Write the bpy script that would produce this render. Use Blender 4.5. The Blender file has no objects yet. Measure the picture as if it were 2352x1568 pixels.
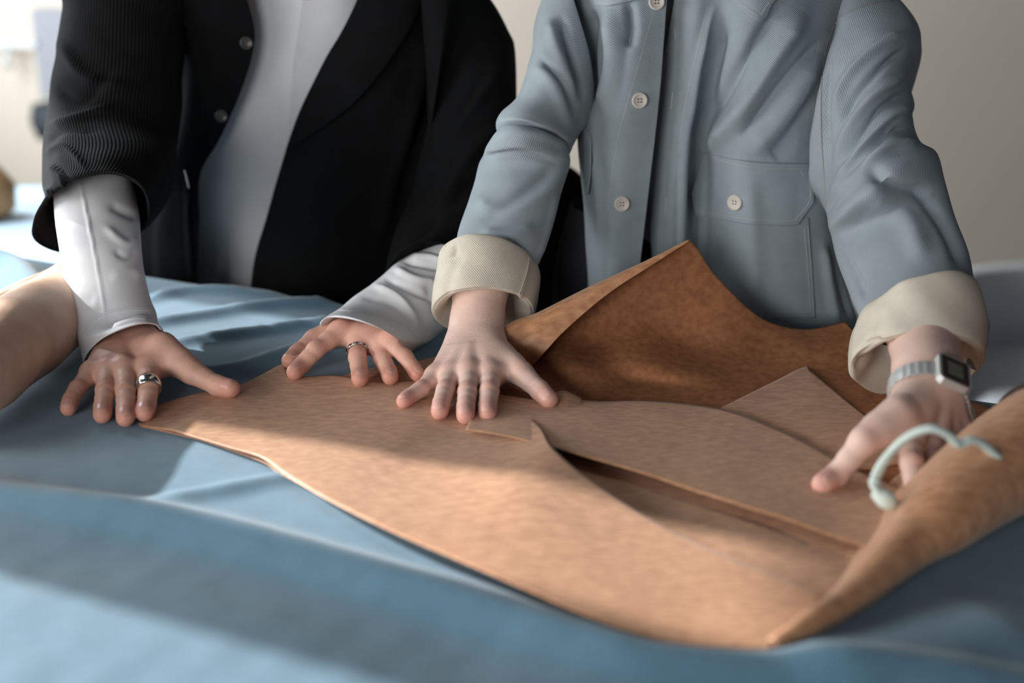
import bpy, math
import numpy as np
from mathutils import Vector
from mathutils.bvhtree import BVHTree

scene = bpy.context.scene
col = scene.collection
T = 0.90            # table height
H = 0.61            # camera above the table
F_PX = 3267.0
PITCH = math.radians(20)

# ---------------------------------------------------------------- camera
cam_d = bpy.data.cameras.new('camera'); cam = bpy.data.objects.new('camera', cam_d); col.objects.link(cam)
cam.location = (0, 0, T + H)
cam.rotation_euler = (math.radians(90) - PITCH, 0, 0)
cam_d.sensor_width = 36; cam_d.lens = F_PX / 2352 * 36
cam_d.clip_start = 0.05
cam_d.dof.use_dof = True; cam_d.dof.focus_distance = 1.64; cam_d.dof.aperture_fstop = 2.0
scene.camera = cam

# ---------------------------------------------------------------- light
scene.view_settings.view_transform = 'Standard'; scene.view_settings.look = 'None'
scene.view_settings.gamma = 1; scene.view_settings.use_curve_mapping = False
scene.view_settings.exposure = 0.0
w = bpy.data.worlds.new('world'); scene.world = w; w.use_nodes = True
w.node_tree.nodes['Background'].inputs[0].default_value = (0.80, 0.87, 1.0, 1)
w.node_tree.nodes['Background'].inputs[1].default_value = 0.05
SUN_AZ = math.radians(-26); SUN_EL = math.radians(23)
sd = Vector((math.cos(SUN_AZ)*math.cos(SUN_EL), math.sin(SUN_AZ)*math.cos(SUN_EL), -math.sin(SUN_EL)))
sun_d = bpy.data.lights.new('sun', 'SUN'); sun = bpy.data.objects.new('sun', sun_d); col.objects.link(sun)
sun_d.energy = 7.8; sun_d.color = (0.99, 0.985, 0.98); sun_d.angle = math.radians(0.9)
sun.rotation_euler = sd.to_track_quat('-Z', 'Y').to_euler()
def area(name, loc, tgt, sx, sy, energy, color):
    d = bpy.data.lights.new(name, 'AREA'); o = bpy.data.objects.new(name, d); col.objects.link(o)
    d.shape = 'RECTANGLE'; d.size = sx; d.size_y = sy; d.energy = energy; d.color = color
    o.location = loc
    o.rotation_euler = (Vector(tgt) - Vector(loc)).to_track_quat('-Z', 'Y').to_euler()
    return o
# daylight entering through the left hand windows, then three added fill lamps
area('window_daylight', (-1.80, 1.60, 1.32), (0.2, 1.55, 1.05), 2.0, 0.6, 24, (0.98, 0.97, 0.96))
area('left_fill', (-1.78, 0.75, 1.32), (0.3, 1.7, 1.10), 1.1, 0.6, 14, (1.0, 0.97, 0.94))  # fill lamp added at the left to brighten the people
area('front_fill', (-1.2, -1.3, 1.55), (0.3, 1.7, 1.15), 1.3, 0.8, 37, (1.0, 0.97, 0.94))  # no window on this side; fill added to brighten the shirts
area('back_wall_fill', (-1.85, 3.1, 1.8), (1.1, 4.4, 1.3), 1.1, 1.6, 112, (0.86, 0.95, 1.0))  # fill added to brighten the back wall

# ---------------------------------------------------------------- projection helpers (for reading positions off the photo)
CAM = np.array([0, 0, T + H])
FWD = np.array([0, math.cos(PITCH), -math.sin(PITCH)]); UPV = np.array([0, math.sin(PITCH), math.cos(PITCH)]); RGT = np.array([1., 0, 0])
def ray(px, py): return FWD + RGT*(px-1176)/F_PX + UPV*(784-py)/F_PX
def PZ(px, py, z=0.0):
    r = ray(px, py); return CAM + r*(z - H)/r[2]          # z = height above the table top
def PY(px, py, Y):
    r = ray(px, py); return CAM + r*Y/r[1]
def proj(V):
    D = V - CAM; d = D @ FWD
    return np.stack([1176 + F_PX*(D @ RGT)/d, 784 - F_PX*(D @ UPV)/d], -1)
def nrm(v): return v/np.linalg.norm(v)

# ---------------------------------------------------------------- materials
def lin(c):
    return tuple(((x/255)/12.92 if x/255 <= 0.04045 else ((x/255+0.055)/1.055)**2.4) for x in c) + (1,)
def pm(name, c, rough=0.85, var=0.12, vs=30, bump=0.15, bs=300, metal=0, sss=0, wave=None, c2=None, stretch=None, sheen=0, two=None, detail=4, spec=None):
    m = bpy.data.materials.new(name); m.use_nodes = True; nt = m.node_tree; N = nt.nodes; L = nt.links
    b = N['Principled BSDF']; b.inputs['Roughness'].default_value = rough; b.inputs['Metallic'].default_value = metal
    if spec is not None: b.inputs['Specular IOR Level'].default_value = spec
    tc = N.new('ShaderNodeTexCoord'); mp = N.new('ShaderNodeMapping'); L.new(tc.outputs['Object'], mp.inputs[0])
    if stretch: mp.inputs['Scale'].default_value = stretch
    n = N.new('ShaderNodeTexNoise'); n.inputs['Scale'].default_value = vs; n.inputs['Detail'].default_value = detail; L.new(mp.outputs[0], n.inputs['Vector'])
    cr = N.new('ShaderNodeValToRGB'); L.new(n.outputs['Fac'], cr.inputs[0])
    a = lin(c); e = cr.color_ramp.elements
    lo = lin(c2) if c2 else tuple(x*(1-var) for x in a[:3])+(1,)
    hi = tuple(min(1, x*(1+var)) for x in a[:3])+(1,)
    e[0].position = .33; e[1].position = .68; e[0].color = lo; e[1].color = hi
    out = cr.outputs[0]
    b2 = N.new('ShaderNodeTexNoise'); b2.inputs['Scale'].default_value = bs; b2.inputs['Detail'].default_value = 3; L.new(mp.outputs[0], b2.inputs['Vector'])
    hsrc = b2.outputs['Fac']; strength = bump; dist = 0.001
    if wave:
        period, ang, amt, wb = wave          # bands in UV metres
        m2 = N.new('ShaderNodeMapping'); L.new(tc.outputs['UV'], m2.inputs[0]); m2.inputs['Rotation'].default_value = (0, 0, ang)
        wv = N.new('ShaderNodeTexWave'); wv.wave_type = 'BANDS'; wv.bands_direction = 'X'; wv.inputs['Scale'].default_value = 0.314/period
        wv.inputs['Distortion'].default_value = 0.6; wv.inputs['Detail'].default_value = 1; wv.inputs['Detail Scale'].default_value = 2
        L.new(m2.outputs[0], wv.inputs['Vector'])
        mx = N.new('ShaderNodeMix'); mx.data_type = 'RGBA'; mx.blend_type = 'MULTIPLY'; mx.inputs[0].default_value = 1
        r2 = N.new('ShaderNodeMapRange'); r2.inputs[3].default_value = 1-amt; r2.inputs[4].default_value = 1+amt*.6; L.new(wv.outputs['Fac'], r2.inputs[0])
        L.new(out, mx.inputs[6]); L.new(r2.outputs[0], mx.inputs[7]); out = mx.outputs[2]
        hsrc = wv.outputs['Fac']; strength = wb
    if two:                                   # per-vertex tint attribute (skin flush, real pigmentation)
        at = N.new('ShaderNodeAttribute'); at.attribute_name = 'flush'
        mx = N.new('ShaderNodeMix'); mx.data_type = 'RGBA'; L.new(at.outputs['Fac'], mx.inputs[0]); L.new(out, mx.inputs[6]); mx.inputs[7].default_value = lin(two); out = mx.outputs[2]
    L.new(out, b.inputs['Base Color'])
    bp = N.new('ShaderNodeBump'); bp.inputs['Strength'].default_value = strength; bp.inputs['Distance'].default_value = dist
    L.new(hsrc, bp.inputs['Height']); L.new(bp.outputs[0], b.inputs['Normal'])
    if sss:
        b.inputs['Subsurface Weight'].default_value = sss; b.inputs['Subsurface Radius'].default_value = (0.010, 0.004, 0.002); b.inputs['Subsurface Scale'].default_value = 0.6
    if sheen: b.inputs['Sheen Weight'].default_value = sheen
    return m
M = {}
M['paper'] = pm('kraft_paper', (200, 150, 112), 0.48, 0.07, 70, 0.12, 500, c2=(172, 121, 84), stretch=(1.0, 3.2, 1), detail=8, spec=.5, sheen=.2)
M['paper_shaded'] = pm('kraft_paper_shaded', (166, 115, 80), 0.7, 0.04, 110, 0.15, 500, c2=(144, 95, 64), detail=8, spec=.2)  # same kraft paper, shade of the raised corner painted into its colour
M['paper_cut'] = pm('kraft_paper_cut_edge', (214, 178, 150), 0.8, 0.05)
M['roll'] = pm('pale_roll_paper', (222, 188, 164), 0.55, 0.05, 25, 0.25, 160, c2=(206, 166, 140), detail=6)
M['cloth'] = pm('blue_cotton', (84, 124, 146), 0.9, 0.05, 60, 0.2, 900, sheen=.3)
M['far_cloth'] = pm('pale_blue_cloth', (168, 188, 204), 0.9, 0.05)
M['grey'] = pm('grey_twill', (154, 168, 176), 0.92, 0.05, 50, 0, 500, wave=(0.0019, 0.75, 0.13, 0.25), sheen=.1)
M['grey_plain'] = pm('grey_twill_band', (150, 158, 164), 0.92, 0.06, 200, 0.3, 900)
M['stitch'] = pm('pale_thread', (186, 190, 190), 0.8, 0.05)
M['beige'] = pm('ecru_twill_reverse', (214, 208, 194), 0.92, 0.04, 80, 0, 500, wave=(0.0017, -0.75, 0.08, 0.3))
M['black'] = pm('black_cotton', (17, 18, 20), 0.93, 0.15, 60, 0, 400, wave=(0.0042, 0.0, 0.35, 0.9), spec=.15)
M['black_plain'] = pm('black_cotton_plain', (11, 12, 14), 0.93, 0.15, 60, 0.1, 400, spec=.12)
M['white'] = pm('white_cotton', (226, 228, 232), 0.9, 0.02, 60, 0, 500, wave=(0.0011, 0.7, 0.03, 0.2))
M['tee'] = pm('white_jersey', (196, 200, 204), 0.95, 0.02, 60, 0.1, 700)
M['skin_a'] = pm('warm_skin', (222, 178, 160), 0.5, 0.05, 90, 0.35, 420, sss=.12, two=(200, 126, 106), spec=.35)
M['skin_b'] = pm('fair_skin', (228, 198, 185), 0.5, 0.04, 90, 0.3, 420, sss=.15, two=(218, 134, 120), spec=.35)
M['nail_a'] = pm('tan_fingernail', (212, 160, 146), 0.34, 0.03, 50, 0, 200, spec=.5)
M['nail'] = pm('fingernail', (230, 180, 168), 0.34, 0.03, 50, 0, 200, spec=.5)
M['silver'] = pm('silver', (200, 200, 198), 0.18, 0.05, 60, 0, 200, metal=1)
M['dark_silver'] = pm('oxidised_silver', (50, 50, 50), 0.45, 0.2, 400, 0.3, 800, metal=1)
M['steel'] = pm('brushed_steel', (216, 218, 218), 0.45, 0.05, 90, 0.1, 500, metal=.6)
M['brown_face'] = pm('dark_brown_dial', (58, 44, 38), 0.3, 0.05)
M['lcd'] = pm('lcd_screen', (112, 116, 104), 0.3, 0.03)
M['button'] = pm('cream_button', (212, 208, 198), 0.45, 0.04)
M['hole'] = pm('button_hole', (70, 66, 60), 0.9, 0.04)
M['black_button'] = pm('black_button', (52, 52, 52), 0.35, 0.05)
M['mint'] = pm('mint_ribbon', (212, 228, 222), 0.7, 0.03, 60, 0.2, 500)
M['cord'] = pm('dark_brown_cord', (48, 34, 28), 0.8, 0.1)
M['wall'] = pm('painted_wall', (206, 194, 180), 0.95, 0.01, 3, 0.05, 200)
M['floor'] = pm('grey_floor', (120, 116, 110), 0.8, 0.08, 5, 0.1, 60)
M['wood'] = pm('pale_wood', (180, 150, 116), 0.6, 0.1, 12, 0.1, 100)
M['trouser'] = pm('dark_trouser', (36, 38, 44), 0.9, 0.1)
M['shoe'] = pm('black_leather', (20, 20, 20), 0.5, 0.1)
M['hair'] = pm('brown_hair', (58, 40, 30), 0.6, 0.2, 200, 0.5, 300)
M['panel'] = pm('grey_panel', (150, 150, 156), 0.9, 0.03)
M['dark'] = pm('dark_grey_plastic', (40, 46, 54), 0.7, 0.05)
M['tan'] = pm('tan_leather', (168, 128, 88), 0.8, 0.2, 20)
M['white_seat'] = pm('white_upholstery', (212, 214, 216), 0.9, 0.03)

# ---------------------------------------------------------------- mesh helpers
def mk(name, V, F, mat, parent=None, smooth=True, uv=None, mats=None, fm=None):
    me = bpy.data.meshes.new(name)
    me.from_pydata([tuple(map(float, v)) for v in V], [], [tuple(int(i) for i in f) for f in F])
    me.update()
    for m in (mats or [mat]): me.materials.append(m)
    if fm is not None: me.polygons.foreach_set('material_index', np.asarray(fm, dtype=np.int32))
    if smooth: me.polygons.foreach_set('use_smooth', [True]*len(me.polygons))
    if uv is not None:
        l = me.uv_layers.new(name='UVMap'); idx = np.empty(len(me.loops), dtype=np.int32); me.loops.foreach_get('vertex_index', idx)
        l.data.foreach_set('uv', np.asarray(uv, dtype=np.float32)[idx].ravel())
    o = bpy.data.objects.new(name, me); col.objects.link(o)
    if parent is not None: o.parent = parent
    return o
def tag(o, label=None, cat=None, group=None, kind=None):
    if label: o['label'] = label
    if cat: o['category'] = cat
    if group: o['group'] = group
    if kind: o['kind'] = kind
    return o
def solid(o, t, off=-1):
    m = o.modifiers.new('thick', 'SOLIDIFY'); m.thickness = t; m.offset = off; return o
def cr(P, n, closed=False):
    """Catmull-Rom through points P (k,...) -> n samples"""
    P = np.asarray(P, float); k = len(P)
    if closed:
        t = np.arange(n)/n*k; i = t.astype(int); f = t-i
        g = lambda j: P[j % k]
    else:
        t = np.linspace(0, k-1, n); i = np.minimum(t.astype(int), k-2); f = t-i
        E = np.concatenate([[2*P[0]-P[1]], P, [2*P[-1]-P[-2]]])
        g = lambda j: E[j+1]
    f = f.reshape((-1,)+(1,)*(P.ndim-1))
    a, b, c, d = g(i-1), g(i), g(i+1), g(i+2)
    return .5*((2*b)+(-a+c)*f+(2*a-5*b+4*c-d)*f*f+(-a+3*b-3*c+d)*f**3)
def grid_faces(nr, nc, closed=False):
    r, c = np.meshgrid(np.arange(nr-1), np.arange(nc if closed else nc-1), indexing='ij')
    a = r*nc+c; b = r*nc+(c+1) % nc
    return np.stack([a, b, b+nc, a+nc], -1).reshape(-1, 4)
def grid_normals(G, closed=False):
    dc = (np.roll(G, -1, 1)-np.roll(G, 1, 1)) if closed else np.gradient(G, axis=1)
    dr = np.gradient(G, axis=0)
    n = np.cross(dc, dr); n /= np.linalg.norm(n, axis=-1, keepdims=True)+1e-12
    return n
def seg_dist(P, pts):
    """distance (n,) of 2d points to polyline, and side sign"""
    best = np.full(len(P), 1e9); side = np.zeros(len(P)); tt = np.zeros(len(P)); m = len(pts)-1
    for i in range(m):
        a = np.array(pts[i], float); b = np.array(pts[i+1], float); ab = b-a; L2 = ab@ab
        t = np.clip(((P-a)@ab)/L2, 0, 1); q = P-(a+t[:, None]*ab); d = np.hypot(q[:, 0], q[:, 1])
        s = np.sign(ab[0]*(P[:, 1]-a[1])-ab[1]*(P[:, 0]-a[0]))
        k = d < best; best[k] = d[k]; side[k] = s[k]; tt[k] = ((i+t)/m)[k]
    return best, side, tt
def strokes(G, N, folds):
    """push the surface along its outward normal under drawn fold lines (only the side we look at)"""
    V = G.reshape(-1, 3); n = N.reshape(-1, 3); P = proj(V)
    D = CAM-V; D /= np.linalg.norm(D, axis=1, keepdims=True)
    face = np.clip((n*D).sum(1)*3+0.3, 0, 1); h = np.zeros(len(V))
    for pts, wd, ht in folds:
        c = cr(pts, max(8, len(pts)*5)) if len(pts) > 2 else pts
        d, s, t = seg_dist(P, c)
        h += ht*np.exp(-(d/wd)**2)*np.clip(np.minimum(t, 1-t)*5+.15, 0, 1)
    return (V+n*(h*face)[:, None]).reshape(G.shape)
def uvs(G, closed=False):
    lu = np.linalg.norm(np.diff(G, axis=1), axis=-1).mean(0); lv = np.linalg.norm(np.diff(G, axis=0), axis=-1).mean(1)
    u = np.concatenate([[0], np.cumsum(lu)]); v = np.concatenate([[0], np.cumsum(lv)])
    return np.stack(np.meshgrid(u, v, indexing='xy'), -1).reshape(-1, 2)
def noise2(a, b, seed=0):
    r = np.random.RandomState(seed); s = 0
    for i in range(6):
        k = r.uniform(.5, 2.2, 2)*r.choice([-1, 1], 2); s = s+np.sin(a*k[0]*2+b*k[1]*2+r.uniform(0, 6.28))/6
    return s
class Surf:
    """a grid surface; towards='cam' or 'out' orients normals"""
    def __init__(s, G, closed=False, towards='cam', folds=(), wr=0, wf=25, seed=1):
        N = grid_normals(G, closed)
        if towards == 'cam': sg = np.sign((N*(CAM-G)).sum(-1, keepdims=True)); sg = np.where(sg == 0, 1, sg)
        else: c = G.mean(1, keepdims=True); sg = np.sign((N*(G-c)).sum(-1, keepdims=True).mean())
        if towards == 'cam': sg = np.sign(sg.mean())
        N = N*sg
        if wr:
            G = G+N*(wr*noise2(G[..., 0]*wf+G[..., 1]*wf*.6, G[..., 2]*wf-G[..., 1]*wf*.5, seed))[..., None]
        if len(folds): G = strokes(G, N, folds)
        s.G = G; s.closed = closed; s.F = grid_faces(G.shape[0], G.shape[1], closed); s.flip = sg < 0 if np.isscalar(sg) else False
        s.N = N
    def bvh(s): return BVHTree.FromPolygons([tuple(v) for v in s.G.reshape(-1, 3)], [tuple(int(i) for i in f) for f in s.F])
    def obj(s, name, mat, parent=None, thick=0, off=0):
        o = mk(name, s.G.reshape(-1, 3), s.F, mat, parent, uv=uvs(s.G, s.closed))
        if thick: solid(o, thick, off)
        return o
def join_surfs(name, surfs, mat, parent=None, thick=0, off=0):
    V = []; F = []; U = []; k = 0
    for s in surfs:
        V.append(s.G.reshape(-1, 3)); F.append(s.F+k); U.append(uvs(s.G, s.closed)); k += V[-1].shape[0]
    o = mk(name, np.concatenate(V), np.concatenate(F), mat, parent, uv=np.concatenate(U))
    if thick: solid(o, thick, off)
    return o
def patch(ctrl, nr=60, nc=60, **k):
    C = np.asarray(ctrl, float)
    A = cr(C, nr); B = np.swapaxes(cr(np.swapaxes(A, 0, 1), nc), 0, 1)
    return Surf(B, **k)
def tube(path, rad, n=12, nl=60, flat=None):
    """tube along path; rad list; returns V,F"""
    P = cr(path, nl); R = cr(np.asarray(rad, float)[:, None], nl)[:, 0] if len(rad) > 1 else np.full(nl, rad[0])
    t = np.gradient(P, axis=0); t /= np.linalg.norm(t, axis=1, keepdims=True)+1e-12
    up = np.array([0.1, 0.2, 1.0]); a = np.cross(t, up); a /= np.linalg.norm(a, axis=1, keepdims=True)+1e-12; b = np.cross(t, a)
    th = np.linspace(0, 2*np.pi, n, endpoint=False)
    fl = flat or 1
    G = P[:, None]+R[:, None, None]*(a[:, None]*np.cos(th)[None, :, None]+b[:, None]*(fl*np.sin(th))[None, :, None])
    V = G.reshape(-1, 3); F = [list(f) for f in grid_faces(nl, n, True)]
    F.append(list(range(n))[::-1]); F.append(list(range((nl-1)*n, nl*n)))
    return V, F
def tube_obj(name, path, rad, mat, parent=None, **k):
    V, F = tube(path, rad, **k); return mk(name, V, F, mat, parent)
def box(name, lo, hi, mat, parent=None, rot=0, piv=(0, 0), bevel=0):
    V = [(x, y, z) for z in (lo[2], hi[2]) for x, y in ((lo[0], lo[1]), (hi[0], lo[1]), (hi[0], hi[1]), (lo[0], hi[1]))]
    if rot:
        c, s = math.cos(rot), math.sin(rot); V = [(piv[0]+x*c-y*s, piv[1]+x*s+y*c, z) for x, y, z in V]
    o = mk(name, V, [(3, 2, 1, 0), (4, 5, 6, 7), (0, 1, 5, 4), (1, 2, 6, 5), (2, 3, 7, 6), (3, 0, 4, 7)], mat, parent, smooth=False)
    if bevel:
        b = o.modifiers.new('bevel', 'BEVEL'); b.width = bevel; b.segments = 3
    return o
def merge(parts):
    V = []; F = []; k = 0
    for v, f in parts:
        V += [tuple(x) for x in v]; F += [[i+k for i in q] for q in f]; k += len(v)
    return V, F

# ---------------------------------------------------------------- signed distance bodies
def smin(a, b, k):
    h = np.clip(.5+.5*(b-a)/k, 0, 1); return b*(1-h)+a*h-k*h*(1-h)
def cap(P, A, B, ra, rb):
    A = np.asarray(A, np.float32); B = np.asarray(B, np.float32); ab = B-A; L2 = float(ab@ab)+1e-12
    q = P-A; t = np.clip((q@ab)/np.float32(L2), 0, 1); q = q-t[..., None]*ab
    return np.sqrt((q*q).sum(-1))-(np.float32(ra)+np.float32(rb-ra)*t)
def surface_nets(fn, lo, hi, h, B=20):
    ax = [(lo[i]+h*np.arange(int(math.ceil((hi[i]-lo[i])/h))+1)).astype(np.float32) for i in range(3)]
    n = [len(a) for a in ax]; D = np.empty(n, np.float32)
    bl = [list(range(0, m, B)) for m in n]
    cen = np.array([[ax[0][min(i+B//2, n[0]-1)], ax[1][min(j+B//2, n[1]-1)], ax[2][min(k+B//2, n[2]-1)]] for i in bl[0] for j in bl[1] for k in bl[2]], np.float32)
    cd = fn(cen); q = 0; rad = h*(B/2+1)*1.75+.012
    for i in bl[0]:
        for j in bl[1]:
            for k in bl[2]:
                d = cd[q]; q += 1; sl = (slice(i, i+B), slice(j, j+B), slice(k, k+B))
                if abs(d) > rad: D[sl] = d; continue
                P = np.stack(np.meshgrid(ax[0][sl[0]], ax[1][sl[1]], ax[2][sl[2]], indexing='ij'), -1)
                D[sl] = fn(P)
    s = D < 0
    nx, ny, nz = n
    off = [(0, 0, 0), (1, 0, 0), (0, 1, 0), (1, 1, 0), (0, 0, 1), (1, 0, 1), (0, 1, 1), (1, 1, 1)]
    cs_ = np.zeros((nx-1, ny-1, nz-1), np.int8)
    for o in off: cs_ += s[o[0]:o[0]+nx-1, o[1]:o[1]+ny-1, o[2]:o[2]+nz-1]
    act = (cs_ > 0) & (cs_ < 8)
    ii = np.argwhere(act); idx = -np.ones(act.shape, np.int64); idx[act] = np.arange(len(ii))
    val = [D[ii[:, 0]+o[0], ii[:, 1]+o[1], ii[:, 2]+o[2]] for o in off]
    acc = np.zeros((len(ii), 3)); cnt = np.zeros(len(ii))
    for i in range(8):
        for j in range(i+1, 8):
            d = np.subtract(off[j], off[i])
            if np.abs(d).sum() != 1: continue
            a, b = val[i], val[j]; m = (a < 0) != (b < 0)
            t = np.where(m, a/(a-b+1e-20), 0)
            acc += m[:, None]*(np.array(off[i])[None]+t[:, None]*d[None]); cnt += m
    V = np.array([ax[0][0], ax[1][0], ax[2][0]])+(ii+acc/cnt[:, None])*h
    Fs = []
    for a in range(3):
        b, c = (a+1) % 3, (a+2) % 3
        sl = [slice(None)]*3; sl[a] = slice(0, -1); s0 = s[tuple(sl)]; sl[a] = slice(1, None); s1 = s[tuple(sl)]
        m = np.argwhere(s0 != s1)
        ok = (m[:, b] > 0) & (m[:, c] > 0) & (m[:, b] < D.shape[b]-1) & (m[:, c] < D.shape[c]-1); m = m[ok]
        fl = s0[tuple(m.T)]
        def at(db, dc):
            q = m.copy(); q[:, b] -= db; q[:, c] -= dc; return idx[tuple(q.T)]
        q = np.stack([at(1, 1), at(0, 1), at(0, 0), at(1, 0)], -1)
        q[~fl] = q[~fl][:, ::-1]; Fs.append(q)
    F = np.concatenate(Fs); F = F[(F >= 0).all(1)]
    return V, F
def relax(V, F, it=2, lam=.5):
    e = np.concatenate([F[:, [0, 1]], F[:, [1, 2]], F[:, [2, 3]], F[:, [3, 0]]])
    for _ in range(it):
        S = np.zeros_like(V); n = np.zeros(len(V))
        np.add.at(S, e[:, 0], V[e[:, 1]]); np.add.at(S, e[:, 1], V[e[:, 0]]); np.add.at(n, e[:, 0], 1); np.add.at(n, e[:, 1], 1)
        V = V+lam*(S/n[:, None]-V)
    return V

# ================================================================ the room
fl = box('floor', (-4, -3, -0.06), (4, 4.6, 0), M['floor']); tag(fl, kind='structure')
for nm, lo, hi in (('wall_back', (-4, 4.5, 0), (4, 4.6, 3.0)), ):
    tag(box(nm, lo, hi, M['wall']), kind='structure')
# left wall at x = -1.9 with unseen window openings, sized to shape the sunlight
def YG(t0, t1): return ((t0-math.sin(SUN_AZ)*1.9)/math.cos(SUN_AZ), (t1-math.sin(SUN_AZ)*1.9)/math.cos(SUN_AZ))
WIN = [(0.55, YG(.785, 0)[0]+.024), (YG(.935, 0)[0]-.008, YG(1.455, 0)[0]+.024), (3.1, 4.35)]
WTOP = [2.75, T+1.05, 1.7]
def left_wall():
    X0, X1 = -1.93, -1.90
    parts = []
    segs = [(-3, 0.55)]+[(WIN[i_][1], WIN[i_+1][0]) for i_ in range(2)]+[(4.35, 4.5)]
    def bx(y0, y1, z0, z1):
        V = [(x, y, z) for z in (z0, z1) for x, y in ((X0, y0), (X1, y0), (X1, y1), (X0, y1))]
        return V, [(3, 2, 1, 0), (4, 5, 6, 7), (0, 1, 5, 4), (1, 2, 6, 5), (2, 3, 7, 6), (3, 0, 4, 7)]
    for a, b in segs: parts.append(bx(a, b, 0, 3))
    for (a, b), tp in zip(WIN, WTOP):
        parts.append(bx(a, b, 0, 0.85)); parts.append(bx(a, b, tp, 3))
    V, F = merge(parts); return mk('wall_left', V, F, M['wall'], smooth=False)
tag(left_wall(), kind='structure')
for i, (a, b) in enumerate(WIN):
    parts = []; tp = WTOP[i]
    for (y0, y1, z0, z1) in ((a, a+.008, .85, tp), (b-.008, b, .85, tp), (a, b, .85, .87), (a, b, tp-.02, tp)):
        V = [(x, y, z) for z in (z0, z1) for x, y in ((-1.935, y0), (-1.905, y0), (-1.905, y1), (-1.935, y1))]
        parts.append((V, [(3, 2, 1, 0), (4, 5, 6, 7), (0, 1, 5, 4), (1, 2, 6, 5), (2, 3, 7, 6), (3, 0, 4, 7)]))
    V, F = merge(parts); tag(mk('window_%d' % (i+1), V, F, M['white_seat'], smooth=False), kind='structure')
cz = [(1.114, .70), (1.14, .71), (1.17, .725), (1.21, .745), (1.24, .78), (1.28, .845), (1.34, .88), (1.38, .885), (1.41, .89), (1.45, .90)]  # slanted edge of an unseen blocker, added to cut the sun off the paper
cg = []
for t_, z_ in cz:
    y_ = YG(t_, 0)[0]+.008; cg.append([(-1.885+.006*math.sin(y_*150+k_), y_-.015, T+z_+(1.08-z_)*k_/5) for k_ in range(6)])
cu_ = Surf(cr(np.array(cg), 60), towards='cam').obj('sun_blocker', M['white_seat'], None, .004, 0); tag(cu_, 'white curtain added out of view to shape the sun, its lower edge slanted in the wide left window', 'blocker')
tag(box('baseboard_back', (-4, 4.47, 0), (4, 4.5, 0.09), M['white_seat']), kind='structure')

def world(px, py, Y):
    p = PY(px, py, Y); return (p[0], p[1], p[2]+0)
# blurred things at the back left
a0 = PY(92, 225, 4.44); a1 = PY(150, 22, 4.44)
pb = box('wall_panel', (a0[0], 4.44, a0[2]), (a1[0]+.10, 4.5, a1[2]), M['panel'], bevel=.004)
tag(pb, 'narrow grey panel on the back wall above the black sleeved arm', 'wall panel')
a0 = PY(-60, 108, 4.44); a1 = PY(88, 97, 4.44)
rail = tag(bpy.data.objects.new('wall_rail', None), 'thin pale rail with a hook on the wall at far left', 'rail'); col.objects.link(rail)
rail.location = (a0[0], 4.5, a0[2])
rb = box('bar', (0, -.06, 0), (a1[0]-a0[0], -.045, a1[2]-a0[2]), M['steel'], rail)
hk = PY(18, 100, 4.44)
V, F = tube([(hk[0]-a0[0], -.05, .01), (hk[0]-a0[0], -.08, -.02), (hk[0]-a0[0], -.09, -.05), (hk[0]-a0[0], -.06, -.06)], [.008], n=8, nl=16); mk('hook', V, F, M['steel'], rail)
for x in (.02, a1[0]-a0[0]-.03):
    V, F = tube([(x, 0.01, .008), (x, -.055, .008)], [.006], n=8, nl=4); mk('bracket', V, F, M['steel'], rail)
# dark object against the back wall, half hidden by the sleeve
c = PY(97, 272, 4.40)
def lathe(prof, n=24):
    th = np.linspace(0, 2*np.pi, n, endpoint=False)
    G = np.array([[(r*math.cos(t), r*math.sin(t), z) for t in th] for r, z in prof]); F = [list(f) for f in grid_faces(len(prof), n, True)]
    F.append(list(range(n))[::-1]); F.append(list(range((len(prof)-1)*n, len(prof)*n)))
    return G.reshape(-1, 3), F
sp = tag(bpy.data.objects.new('wall_lamp', None), 'dark rounded lamp on the back wall behind the black sleeve', 'lamp'); col.objects.link(sp); sp.location = (c[0]+.06, 4.5, c[2])
V, F = lathe([(.03, .055), (.075, .05), (.085, 0), (.07, -.05), (.03, -.06)]); V = V+np.array([0, -.13, 0]); mk('shade', V, F, M['dark'], sp)
V, F = tube([(0, .01, 0), (0, -.06, 0)], [.02], n=10, nl=4); mk('mount', V, F, M['dark'], sp)

# rear bench with pale cloth and a tan bag on it
BZ = T - 0.20
be = tag(bpy.data.objects.new('side_table', None), 'low side table under pale blue cloth at the back left', 'table'); col.objects.link(be); be.location = (-1.35, 2.95, 0)
box('tabletop', (-.55, -.33, BZ-.04), (.55, .33, BZ-.008), M['wood'], be)
for x in (-.5, .5):
    for y in (-.28, .28): box('leg', (x-.025, y-.025, 0), (x+.025, y+.025, BZ-.04), M['wood'], be)
s_, t_ = np.meshgrid(np.linspace(0, 1, 60), np.linspace(0, 1, 60), indexing='ij')
def drape(u, lo, hi, drop):
    L = hi-lo; tot = L+2*drop; d = u*tot
    x = np.clip(d-drop, 0, L)+lo; dz = np.where(d < drop, drop-d, np.where(d > drop+L, d-drop-L, 0)); return x, dz
xx, d1 = drape(s_, -.56, .56, .4); yy, d2 = drape(t_, -.34, .34, .4)
G = np.stack([xx+(-1.35)+np.sign(xx)*np.minimum(d1, .02)*.6, yy+2.95+np.sign(yy)*np.minimum(d2, .02)*.6, BZ+.004-np.maximum(d1, d2)], -1)
bc = Surf(G, towards='cam').obj('cloth', M['far_cloth']); tag(bc, 'pale blue cloth covering the low side table at back left', 'cloth'); bc.name = 'side_table_cloth'
c = PY(-5, 490, 3.0); bagz = BZ+.006
bag = tag(bpy.data.objects.new('leather_bag', None), 'small tan bag on the pale blue cloth at the far left edge', 'bag'); col.objects.link(bag); bag.location = (c[0]-.085, 3.0, bagz)
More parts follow.
